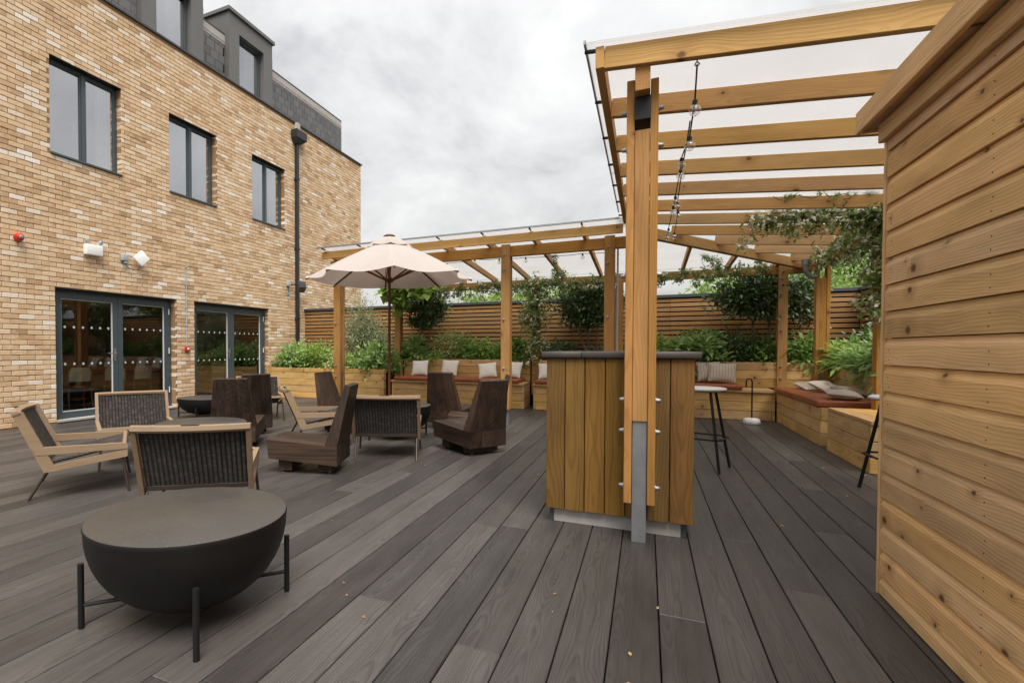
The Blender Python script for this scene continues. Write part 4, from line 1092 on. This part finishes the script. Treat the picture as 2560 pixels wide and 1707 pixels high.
# ================================================================== DARK WOODEN CHAIRS
def slab_chair(label, x, y, phi):
    t = thing('slab_chair', label, 'chair', (x, y, 0), R(phi - 90), 'dark solid wood slab chairs', True, True)
    W2, Wt = .255, .185
    cuts = [-1, -.36, .30, 1]
    for i in range(3):
        a, b = cuts[i] + .006 * (i > 0), cuts[i + 1] - .006 * (i < 2)
        # seat plank, modelled with its grain along local X
        def L(px, py, pz): return (py, -px, pz)
        zf = .328; zr = .292
        f1, f2 = a * W2, b * W2
        Ms = WM[t.name] @ RZ(R(90))
        MB().hexa([L(f1, -.33, .085), L(f2, -.33, .085), L(f2, .318, .138), L(f1, .318, .138)],
                  [L(f1, -.33, .262), L(f2, -.33, .262), L(f2, .338, .312), L(f1, .338, .312)]).build('seat_plank', MT['dark_wood'], t, Ms)
    for i in range(3):
        a, b = cuts[i] + .006 * (i > 0), cuts[i + 1] - .006 * (i < 2)
        def K(px, py, pz): return (pz, py, -px)
        Mb = WM[t.name] @ RY(R(-90))
        MB().hexa([K(a * W2, -.33, .264), K(b * W2, -.33, .264), K(b * W2, -.215, .272), K(a * W2, -.215, .272)],
                  [K(a * Wt, -.435, .805), K(b * Wt, -.435, .805), K(b * Wt, -.390, .818), K(a * Wt, -.390, .818)]).build('back_plank', MT['dark_wood'], t, Mb)
    for yy in (-.20, .18):
        MB().box(-.19, .19, yy - .065, yy + .065, .022, .092 if yy < 0 else .122).build('support_block', MT['dark_wood'], t)
        for sx in (-1, 1): MB().lathe([(.026, 0), (.028, .006), (.016, .012), (.012, .0225)], 14).build('foot', MT['chrome'], t, WM[t.name] @ TL(sx * .155, yy + (.035 if yy > 0 else -.035), 0), True)
    return t
slab_chair('dark slab chair with three plank back turned to the glass doors', -4.38, 4.85, 120)
slab_chair('dark slab chair facing the brick wall, a woven chair behind it', -4.93, 5.60, 150)
slab_chair('dark slab chair standing in front of the west planter', -3.72, 6.30, 0)
slab_chair('dark slab chair in profile between the two woven chairs', -2.885, 4.173, 197)
slab_chair('dark slab chair showing its knotted back to the open deck', -2.555, 7.34, 84)
slab_chair('dark slab chair angled beside the open deck, its seat towards the parasol', -1.80, 5.73, 147)
slab_chair('dark slab chair tucked behind the angled chair, back to the pergola post', -1.97, 6.55, 195)

# ================================================================== PARASOL
PX_, PY_ = -3.31, 6.77
ps = thing('parasol', 'sand coloured canvas parasol with wooden pole and ribs', 'parasol', (PX_, PY_, 0), local=True, raw=True)
MB().tube([(0, 0, .05), (0, 0, 2.70)], .019, 14).build('pole', MT['brown_wood'], ps, smooth=True)
MB().lathe([(.24, 0), (.25, .02), (.24, .05), (.06, .075), (.035, .20), (.026, .22)], 28).build('base', MT['black'], ps, smooth=True)
RP, ZR, ZT = 1.18, 2.150, 2.715; A0 = YAW - R(90) + R(3)
def canopy(r0, r1, z0, z1, sagm, scal, nr=10, ns=10):
    m = MB(); n = 8 * ns
    for j in range(nr + 1):
        f = j / nr
        for k in range(n):
            w = (k % ns) / ns; e_ = math.sin(math.pi * w)       # 0 on a rib, 1 midway
            a = A0 + 2 * math.pi * k / n
            chord = math.cos(math.pi / 8) / math.cos((w - .5) * math.pi / 4)
            rr = (r0 + (r1 - r0) * f) * (1 - f * (1 - chord)) * (1 - scal * e_ * f * f)
            z = z0 + (z1 - z0) * f - sagm * e_ * f * (1 - .35 * f) + .028 * math.sin(math.pi * f)
            m.v.append((rr * math.cos(a), rr * math.sin(a), z))
    for j in range(nr):
        for k in range(n): m.f.append((j * n + k, j * n + (k + 1) % n, (j + 1) * n + (k + 1) % n, (j + 1) * n + k))
    return m
c1 = canopy(.10, RP, ZT - .055, ZR, .06, .075).build('canopy', MT['canvas'], ps, smooth=True)
canopy(.03, .33, ZT + .028, ZT - .115, .02, .10, 5).build('vent_cap', MT['canvas'], ps, smooth=True)
MB().lathe([(.085, ZT + .02), (.088, ZT + .035), (.055, ZT + .055), (.02, ZT + .06)], 20).build('finial', MT['brown_wood'], ps, smooth=True)
MB().lathe([(.045, 2.09), (.055, 2.10), (.055, 2.135), (.045, 2.145)], 18).build('runner', MT['brown_wood'], ps, smooth=True)
MB().lathe([(.046, 2.146), (.046, 2.160)], 18).build('runner_ring', MT['bent'], ps, smooth=True)
for k in range(8):
    a = A0 + 2 * math.pi * k / 8; u = Vector((math.cos(a), math.sin(a), 0))
    rib = lbeam('rib', ps, u * .05 + Vector((0, 0, ZT - .062)), u * (RP + .012) + Vector((0, 0, ZR - .022)), .017, .026, 'brown_wood')
    q = u * .62; zq = (ZT - .062) + (ZR - .022 - ZT + .062) * (.57 / 1.162)
    lbeam('strut', ps, u * .045 + Vector((0, 0, 2.12)), q + Vector((0, 0, zq - .012)), .016, .022, 'brown_wood')
    rbox('rib_tip', ps, .03, .02, .03, .004, 'curtain', WM[ps.name] @ Matrix.Translation(u * (RP - .01) + Vector((0, 0, ZR + .004))) @ RZ(a), 1)
MB().tube([(.03, -.02, 2.68), (.035, -.03, 2.2), (.03, -.025, 1.2), (.028, -.02, .8)], .003, 5).tube([(-.03, -.02, 2.68), (-.05, -.03, 2.15), (-.055, -.03, 1.85)], .004, 5).build('cord', MT['cable'], ps)

# ================================================================== PILLOWS
def pillow(label, wm, w=.36, h=.34, th=.11, mat='pill_cream', group='striped pillows'):
    key = ('pill', w, h, th, mat)
    if key not in CACHE:
        n = 14; m = MB()
        for sgn in (1, -1):
            b0 = len(m.v)
            for j in range(n + 1):
                for i in range(n + 1):
                    u, v = -1 + 2 * i / n, -1 + 2 * j / n
                    pinch_u = 1 - .055 * (1 - v * v) * 1.0; pinch_v = 1 - .055 * (1 - u * u)
                    z = sgn * th / 2 * (max(0, (1 - abs(u) ** 2.6) * (1 - abs(v) ** 2.6))) ** .55
                    z += .006 * math.sin(5 * u + 2) * math.cos(4 * v) * (1 - u * u) * (1 - v * v)
                    m.v.append((u * w / 2 * (1 - .06 * (1 - v * v) * abs(u) ** 3), v * h / 2 * (1 - .06 * (1 - u * u) * abs(v) ** 3), z))
            for j in range(n):
                for i in range(n):
                    a = b0 + j * (n + 1) + i; q = (a, a + 1, a + n + 2, a + n + 1)
                    m.f.append(q if sgn > 0 else q[::-1])
        CACHE[key] = m.mesh('pillow', MT[mat], True)
    o = link(bpy.data.objects.new('pillow', CACHE[key]), None, wm)
    return tag(o, label, 'pillow', group)
def lean(x, y, z, rz, tilt=62, roll=0): return T(x, y, z) @ RZ(R(rz)) @ RX(R(tilt)) @ RZ(R(roll))
pillow('cream striped pillow alone at the parasol end of the long bench', lean(-4.60, 7.56, .735, 3, 66, 3))
pillow('cream striped pillow in the middle of the long bench', lean(-3.90, 7.58, .745, -2, 68, -2))
pillow('cream striped pillow slumped against another behind the pergola post', lean(-3.02, 7.52, .715, 6, 56, 8))
pillow('cream striped pillow half hidden by the pergola post', lean(-2.50, 7.55, .735, -5, 64, -4))
pillow('cream striped pillow on the bench beside the bar counter', lean(-1.78, 7.54, .72, 4, 60, 3))
pillow('beige pinstriped pillow standing behind its twin by the bar', lean(1.03, 7.64, .755, 8, 76, 2), mat='pill_beige', w=.37)
pillow('beige pinstriped pillow standing in front of its twin by the bar', lean(1.22, 7.56, .745, -2, 68, -3), mat='pill_beige', w=.40)
pillow('beige pinstriped pillow lying by the foot of the corner post', lean(2.34, 7.08, .585, 18, 12), mat='pill_beige')
pillow('beige pinstriped pillow propped up in the middle of the deep bench', lean(2.40, 6.72, .61, 40, 24), mat='pill_beige')
pillow('checked grey pillow lying against the deep bench back', lean(2.47, 6.22, .60, 96, 15), mat='pill_check')
pillow('pale pinstriped pillow lying flat at the edge of the deep bench', lean(2.26, 5.86, .595, 80, 6), mat='pill_beige', w=.46)

# ================================================================== PLANTS
def leaf_mesh(name, mat, P, D, size, aspect=.42, seed=0, droop=0., jitter=.5):
    """P (n,3) leaf bases, D (n,3) directions; each leaf two folded triangles"""
    g = np.random.default_rng(seed); n = len(P)
    D = D + g.normal(0, jitter, (n, 3)); D[:, 2] -= droop
    D /= np.linalg.norm(D, axis=1)[:, None] + 1e-9
    up = g.normal(0, .38, (n, 3)); up[:, 2] += 1; up[:, 1] -= .35
    S = np.cross(D, up); S /= np.linalg.norm(S, axis=1)[:, None] + 1e-9
    Nn = np.cross(S, D)
    L = size * g.uniform(.65, 1.3, n)[:, None]; Wd = L * aspect * .5
    mid = P + D * L * .45
    V = np.stack([P, mid + S * Wd + Nn * Wd * .35, P + D * L - Nn * L * .08, mid - S * Wd + Nn * Wd * .35], 1).reshape(-1, 3)
    me = bpy.data.meshes.new(name)
    me.vertices.add(4 * n); me.vertices.foreach_set('co', V.astype(np.float32).ravel())
    idx = (np.arange(n)[:, None] * 4 + np.array([0, 1, 2, 0, 2, 3])[None]).ravel()
    me.loops.add(6 * n); me.loops.foreach_set('vertex_index', idx.astype(np.int32))
    me.polygons.add(2 * n); me.polygons.foreach_set('loop_start', np.arange(0, 6 * n, 3, dtype=np.int32))
    me.update(calc_edges=True); me.validate(); me.materials.append(MT[mat]); return me
def clumps(g, c, rad, k, n, tight=.30, shell=.75, flat=0.):
    """points in clumps spread over an ellipsoid; returns positions and outward directions"""
    c = np.array(c); rad = np.array(rad)
    q = g.normal(0, 1, (k, 3)); q /= np.linalg.norm(q, axis=1)[:, None]
    q *= (shell + (1 - shell) * g.uniform(0, 1, (k, 1))) * g.uniform(.72, 1.08, (k, 1))
    i = g.integers(0, k, n)
    off = g.normal(0, tight, (n, 3))
    p = q[i] + off * g.uniform(.6, 1.2, (k, 1))[i]
    d = p / (np.linalg.norm(p, axis=1)[:, None] + 1e-6) * .6 + off
    return c + p * rad, d
seedc = [100]
def shrub(name, label, cat, c, rad, n, size, mat, aspect=.42, k=None, group=None, stems=None, flower=None, droop=0., tight=.30, shell=.72, trunkr=.018, jitter=.6, zmin=None):
    seedc[0] += 1; g = np.random.default_rng(seedc[0])
    t = thing(name, label, cat, (c[0], c[1], c[2] - rad[2]), 0, group)
    c = tuple(S(c)); rad = (rad[0] * KX, rad[1], rad[2])
    P, D = clumps(g, c, rad, k or max(10, n // 60), n, tight, shell)
    if zmin is not None:
        ok = P[:, 2] > zmin; P, D = P[ok], D[ok]
    me = leaf_mesh('leaves', mat, P, D, size * 1.25, aspect, seedc[0], droop, jitter)
    link(bpy.data.objects.new('leaves', me), t)
    if flower:
        fm, fn, fs = flower
        sel = g.choice(len(P), fn, replace=False)
        Q = P[sel] + (P[sel] - np.array(c)) * .08 + np.array([0, 0, .01]); Q = np.repeat(Q, 4, 0) + g.normal(0, fs * .5, (fn * 4, 3))
        fo_ = link(bpy.data.objects.new('flowers', leaf_mesh('flowers', fm, Q, g.normal(0, 1, (fn * 4, 3)), fs, .7, seedc[0] + 500)), t); fo_['kind'] = 'stuff'
    if stems:
        for (b0, b1) in stems:
            b0, b1 = S(b0), S(b1)
            mid = b0.lerp(b1, .5) + Vector((g.normal(0, .015), g.normal(0, .015), 0))
            MB().tube([b0, mid, b1], [trunkr, trunkr * .85, trunkr * .7], 7).build('trunk', MT['bark'], t, Matrix.Identity(4), smooth=True)
            for _ in range(5):
                e_ = Vector(c) + Vector((g.normal(0, .45) * rad[0], g.normal(0, .45) * rad[1], abs(g.normal(0, .4)) * rad[2]))
                MB().tube([b1 - Vector((0, 0, .05)), b1.lerp(e_, .5) + Vector((0, 0, .03)), e_], [trunkr * .6, trunkr * .4, trunkr * .2], 5).build('branch', MT['bark'], t, Matrix.Identity(4))
    return t
# west planter
shrub('sage_bush', 'bright green sage bush at the brick wall end of the west planter', 'shrub', (-8.2, 7.72, .86), (.42, .36, .30), 1500, .085, 'lf_sage', .5, flower=('lilac', 40, .02))
shrub('herb_bush', 'fresh lime green herb bush in the west planter beside the post', 'shrub', (-7.42, 7.66, .90), (.50, .36, .33), 2000, .07, 'lf_bright', .45, flower=('lilac', 30, .018))
shrub('variegated_bush', 'cream edged variegated bush spilling over the west planter', 'shrub', (-6.80, 7.52, .80), (.30, .24, .22), 1000, .055, 'lf_lime', .5)
shrub('boxleaf_bush', 'small leaved bush spilling over the planter behind the first post', 'shrub', (-6.32, 7.55, .76), (.42, .26, .22), 1500, .045, 'lf_bright', .5)
shrub('sage_bush', 'large leaved sage in the west planter beside the parasol pole', 'shrub', (-5.72, 7.58, .90), (.40, .32, .30), 1300, .09, 'lf_sage', .5, flower=('lilac', 30, .02))
shrub('trailing_bush', 'small bush squeezed between the west planter end and the bench', 'shrub', (-5.27, 7.52, .80), (.14, .16, .26), 500, .05, 'lf_mid', .5)
shrub('olive_tree', 'grey green feathery olive tree in front of the slat fence', 'tree', (-6.35, 7.98, 1.45), (.66, .40, .50), 6500, .06, 'lf_grey', .24, k=60, stems=[((-6.40, 7.98, .6), (-6.42, 7.98, 1.1)), ((-6.40, 7.98, 1.05), (-6.30, 7.98, 1.9))], tight=.34, shell=.4, trunkr=.03)
ol = bpy.data.objects['olive_tree']
g_ = np.random.default_rng(55)
Pu, Du = [], []
for q in range(16):
    b0 = np.array([-6.40 + g_.normal(0, .16), 7.95 + g_.normal(0, .10), 1.5]); h_ = g_.uniform(.7, 1.2); lean_ = g_.normal(0, .10, 2)
    for _ in range(95):
        f_ = g_.uniform(0, 1); Pu.append(b0 + np.array([lean_[0] * f_ * 2, lean_[1] * f_, h_ * f_]) + g_.normal(0, .035, 3)); Du.append([g_.normal(0, .5), g_.normal(0, .5), .7])
link(bpy.data.objects.new('shoots', leaf_mesh('shoots', 'lf_grey', np.array(Pu) * np.array([KX, KY, 1]), np.array(Du), .06, .24, 77)), ol)
# standard trees behind the benches
shrub('standard_tree', 'clipped dark green standard tree behind the long bench', 'tree', (-4.78, 8.02, 2.02), (.48, .34, .37), 4200, .062, 'lf_dark', .5, k=55, stems=[((-4.85, 8.02, .8), (-4.84, 8.02, 1.85)), ((-4.66, 8.0, .8), (-4.62, 8.02, 1.8))], tight=.2, shell=.8)
shrub('standard_tree', 'dark standard tree with slanting trunks behind the hidden bench', 'tree', (-1.08, 8.02, 2.0), (.60, .36, .40), 4800, .065, 'lf_dark', .5, k=60, stems=[((-1.02, 8.0, .8), (-1.16, 8.02, 1.8)), ((-.90, 8.0, .8), (-.90, 8.02, 1.8)), ((-1.05, 8.0, .9), (-1.30, 8.0, 1.75))], tight=.22, shell=.75)
shrub('standard_tree', 'broad dark bay tree behind the corner pergola post', 'tree', (1.80, 8.0, 2.06), (.66, .40, .36), 3900, .07, 'lf_dark', .48, k=60, stems=[((1.80, 7.98, .8), (1.74, 8.0, 1.75)), ((2.0, 8.0, .8), (2.02, 8.0, 1.7))], tight=.27, shell=.6)
shrub('standard_tree', 'narrow dark shrub between the corner post and the pergola corner', 'tree', (2.52, 8.1, 2.02), (.34, .28, .42), 1500, .065, 'lf_dark', .48, k=40, stems=[((2.5, 8.1, .8), (2.5, 8.1, 1.7))], tight=.24)
# bench back planter
for (label, x, y, z, rx, rz_, n, s_, mat, fl) in [
    ('broad leaved sage spilling over the parasol end of the long bench', -4.95, 7.92, 1.06, .30, .24, 800, .12, 'lf_sage', None),
    ('airy pale shrub in the planter behind the middle of the long bench', -4.12, 8.0, 1.15, .42, .30, 1700, .05, 'lf_lime', None),
    ('low small leaved bush draping over the bench back below the pale shrub', -4.45, 7.82, .93, .28, .16, 900, .04, 'lf_bright', None),
    ('mid green rosemary like bush behind the long bench', -3.62, 8.0, 1.08, .28, .26, 1100, .06, 'lf_mid', None),
    ('glossy light green bush behind the cream pillows', -3.12, 7.98, 1.07, .36, .24, 1300, .075, 'lf_bright', None),
    ('low dark bush in the planter beside the pergola post', -2.75, 7.95, 1.02, .22, .20, 700, .06, 'lf_mid', None),
    ('large leaved dark plant hanging over the end of the long bench', -2.42, 7.92, 1.03, .28, .24, 700, .11, 'lf_mid', None),
    ('dark low shrub in the planter behind the short bench', -1.65, 8.0, 1.02, .36, .22, 1500, .05, 'lf_dark', None),
    ('dark clipped shrub in the planter behind the bar counter', -.70, 8.0, 1.0, .32, .20, 1200, .05, 'lf_dark', None),
    ('sunny green bush in the planter just past the tall post', .25, 7.95, 1.06, .34, .22, 1200, .07, 'lf_bright', None),
    ('large leaved sage hanging over the bench beside the two pillows', .88, 7.86, 1.04, .40, .28, 1000, .12, 'lf_sage', None),
    ('round small leaved bush in the planter behind the sage', .92, 8.12, 1.28, .34, .20, 1600, .045, 'lf_mid', None),
    ('dark dense bush in the planter under the broad bay tree', 1.50, 8.02, 1.12, .42, .30, 2400, .05, 'lf_dark', None),
    ('dark leafy plant filling the planter behind the corner post', 2.0, 7.98, 1.02, .26, .24, 900, .07, 'lf_mid', None),
    ('mixed leafy plant in the corner between the two pergola posts', 2.52, 7.92, 1.02, .30, .30, 1200, .085, 'lf_mid', ('flower', 10, .02))]:
    shrub('leafy_bush', label, 'shrub', (x, y, z), (rx, .24, rz_), n, s_, mat, .48, flower=fl, zmin=.6)
# east planter
for (label, x, y, z, rx, ry, rz_, n, s_, mat, asp) in [
    ('lush fern like plant with long leaves spilling over the deep bench back', 2.82, 6.95, .96, .30, .46, .22, 1500, .115, 'lf_bright', .26),
    ('lush long leaved plant behind the pillows on the deep bench', 2.83, 6.25, .97, .30, .44, .23, 1500, .115, 'lf_sage', .28),
    ('dark small leaved shrub with pale flowers against the return fence', 3.12, 7.0, 1.14, .30, .50, .28, 2400, .05, 'lf_dark', .5),
    ('trailing green plant in the raised bed beyond the timber box', 2.90, 5.4, .95, .34, .45, .24, 1300, .10, 'lf_mid', .25)]:
    shrub('fern_plant', label, 'shrub', (x, y, z), (rx, ry, rz_), n, s_, mat, asp, droop=.25, zmin=.55, flower=('flower', 14, .02) if 'pale flowers' in label else None)

# climbers
def climber(label, paths, n, size, fl, spread, mat='lf_jas', aspect=.42, hang=0.):
    seedc[0] += 1; g = np.random.default_rng(seedc[0])
    t = thing('climbing_jasmine' if mat == 'lf_jas' else 'climbing_vine', label, 'climber', paths[0][0])
    P, D, Fp = [], [], []
    paths = [[tuple(S(q)) for q in path] for path in paths]
    segs = [(np.array(a), np.array(b)) for path in paths for a, b in zip(path[:-1], path[1:])]
    ln = np.array([np.linalg.norm(b - a) for a, b in segs]); ln = ln / ln.sum()
    cnt = g.multinomial(n, ln)
    for (a, b), c in zip(segs, cnt):
        nt = max(2, c // 22)
        tuft = g.uniform(0, 1, nt); off = g.normal(0, spread, (nt, 3)); off[:, 2] -= np.abs(g.normal(0, hang + 1e-6, nt))
        i = g.integers(0, nt, c)
        p = a + (b - a) * tuft[i][:, None] + off[i] + g.normal(0, spread * .55, (c, 3))
        P.append(p); D.append(g.normal(0, 1, (c, 3)) * .6 + np.array([0, -.2, -.15]))
    P = np.concatenate(P); D = np.concatenate(D)
    link(bpy.data.objects.new('leaves', leaf_mesh('leaves', mat, P, D, size * 1.25, aspect, seedc[0])), t)
    if fl:
        sel = g.choice(len(P), fl); base = P[sel] + np.array([0, -.02, .01])
        Q = np.repeat(base, 6, 0) + g.normal(0, .016, (fl * 6, 3))
        fo_ = link(bpy.data.objects.new('flowers', leaf_mesh('flowers', 'flower', Q, g.normal(0, 1, (fl * 6, 3)), .042, .7, seedc[0] + 900)), t); fo_['kind'] = 'stuff'
    for path in paths:
        pts = []
        for a, b in zip(path[:-1], path[1:]):
            a, b = Vector(a), Vector(b)
            for q in range(6): pts.append(a.lerp(b, q / 6) + Vector((g.normal(0, .018), g.normal(0, .018), g.normal(0, .018))))
        pts.append(Vector(path[-1])); MB().tube(pts, .005, 5).build('stem', MT['bark'], t, Matrix.Identity(4))
    return t
climber('white flowering jasmine wrapped round the back post and hanging in a mass', [[(-2.08, 7.68, .95), (-2.05, 7.66, 1.5), (-2.1, 7.64, 2.0), (-2.0, 7.66, 2.42)], [(-2.25, 7.62, 1.62), (-2.1, 7.6, 1.9), (-1.9, 7.6, 2.2)], [(-2.2, 7.6, 2.35), (-2.0, 7.6, 2.0)]], 2700, .05, 200, .095)
climber('jasmine trailing along the back beam of the pergola over the long bench', [[(-4.6, 7.66, 2.40), (-3.6, 7.66, 2.42), (-2.6, 7.66, 2.45), (-1.4, 7.66, 2.42), (-.6, 7.66, 2.45)]], 3400, .05, 200, .055, hang=.09)
climber('jasmine trailing along the back beam between the tall post and the corner', [[(-.2, 7.66, 2.42), (.4, 7.64, 2.45), (1.2, 7.66, 2.42), (1.9, 7.66, 2.5)], [(.9, 7.2, 2.62), (1.3, 7.6, 2.5)]], 1500, .05, 70, .05, hang=.07)
climber('thin jasmine strand climbing a rafter above the long bench', [[(-1.55, 7.6, 2.5), (-1.52, 7.1, 2.58), (-1.5, 6.7, 2.62)], [(-1.5, 7.5, 2.3), (-1.55, 7.5, 2.62)]], 260, .05, 10, .05)
climber('jasmine covered in cream flowers climbing the post behind the shed', [[(2.42, 5.36, 1.5), (2.40, 5.34, 2.0), (2.42, 5.36, 2.45)], [(2.42, 5.3, 2.5), (2.42, 5.9, 2.52), (2.43, 6.6, 2.52), (2.44, 7.1, 2.5)], [(2.5, 5.36, 2.55), (2.1, 5.40, 2.66), (1.6, 5.42, 2.68), (1.1, 5.42, 2.72)], [(2.2, 5.2, 2.6), (2.35, 5.0, 2.66), (2.4, 4.8, 2.64)], [(2.30, 5.3, 2.58), (2.28, 5.3, 2.2), (2.3, 5.3, 1.75)], [(2.4, 5.38, 2.62), (1.9, 5.40, 2.70), (1.4, 5.42, 2.72)]], 4800, .055, 700, .085, hang=.06)
climber('bare jasmine tendrils reaching out across the pergola rafters', [[(2.3, 4.92, 2.68), (1.9, 4.90, 2.72), (1.6, 4.90, 2.70), (1.25, 4.90, 2.74)], [(1.9, 4.9, 2.68), (1.85, 4.92, 2.55)], [(2.4, 5.0, 2.62), (2.0, 4.95, 2.74)]], 110, .045, 0, .03)
climber('jasmine falling in a curtain over the return fence beside the shed', [[(2.75, 5.6, 2.3), (2.8, 5.7, 1.9), (2.82, 5.75, 1.45)], [(2.7, 5.4, 2.2), (2.75, 5.5, 1.7)]], 1300, .05, 90, .09)
climber('large leaved green vine at the head of the post behind the parasol', [[(-5.35, 7.5, 2.35), (-5.0, 7.5, 2.38), (-4.5, 7.52, 2.36)], [(-5.2, 7.55, 2.15), (-4.9, 7.55, 2.2)]], 420, .15, 0, .09, 'lf_bright', .85)

# trees beyond the fence
def tree(label, c, rad, n, size, mat='lf_bg', k=70):
    return shrub('tree', label, 'tree', c, rad, n, size, mat, .55, k=k, group='trees beyond the fence', stems=[((c[0], c[1], -.3), (c[0], c[1], c[2] - .2))], tight=.2, shell=.6, trunkr=.12)
tree('pale green tree beyond the fence above the long bench', (-5.3, 13.5, 2.3), (1.5, 1.2, .95), 5000, .11)
tree('pale green tree beyond the fence behind the jasmine post', (-2.9, 13., 2.4), (1.6, 1.2, 1.0), 5200, .11)
tree('light green bushy tree top showing over the fence before the bay tree', (2.1, 13., 2.2), (1.3, 1.2, .95), 5000, .10)
tree('yellow green tree beyond the fence behind the corner post', (4.2, 13., 2.4), (1.2, 1.2, 1.1), 4500, .10)
tree('large leafy green tree beyond the corner of the fence', (6.6, 15.5, 3.3), (2.3, 1.8, 1.5), 9000, .12, 'lf_mid', 110)
rf = thing('house', 'distant house with a red tiled roof beyond the return fence', 'house', (10.6, 20., 0))
MB().box(8.6, 13.2, 19., 23., -.3, 2.9).build('wall', MT['parapet'], rf)
MB().prism([(18.7, 2.9), (23.3, 2.9), (21., 4.2)], 8.4, 13.4).build('roof', MT['redtile'], rf)

# fallen leaves and petals on the deck
g_ = np.random.default_rng(3)
nL = 260
px_ = np.concatenate([g_.uniform(.6, 1.9, 190), g_.uniform(-3, 1.8, 70)]); py_ = np.concatenate([g_.uniform(3.0, 7.2, 190), g_.uniform(1.2, 7, 70)])
Pl = np.stack([px_ * KX, py_ * KY, np.full(nL, .004)], 1); Dl = g_.normal(0, 1, (nL, 3)); Dl[:, 2] = .05
lo_ = link(bpy.data.objects.new('fallen_leaves', leaf_mesh('fallen_leaves', 'dryleaf', Pl, Dl, .020, .6, 9, jitter=.05)), None)
tag(lo_, 'small dry leaves and petals scattered over the deck boards', 'leaves', kind='stuff')
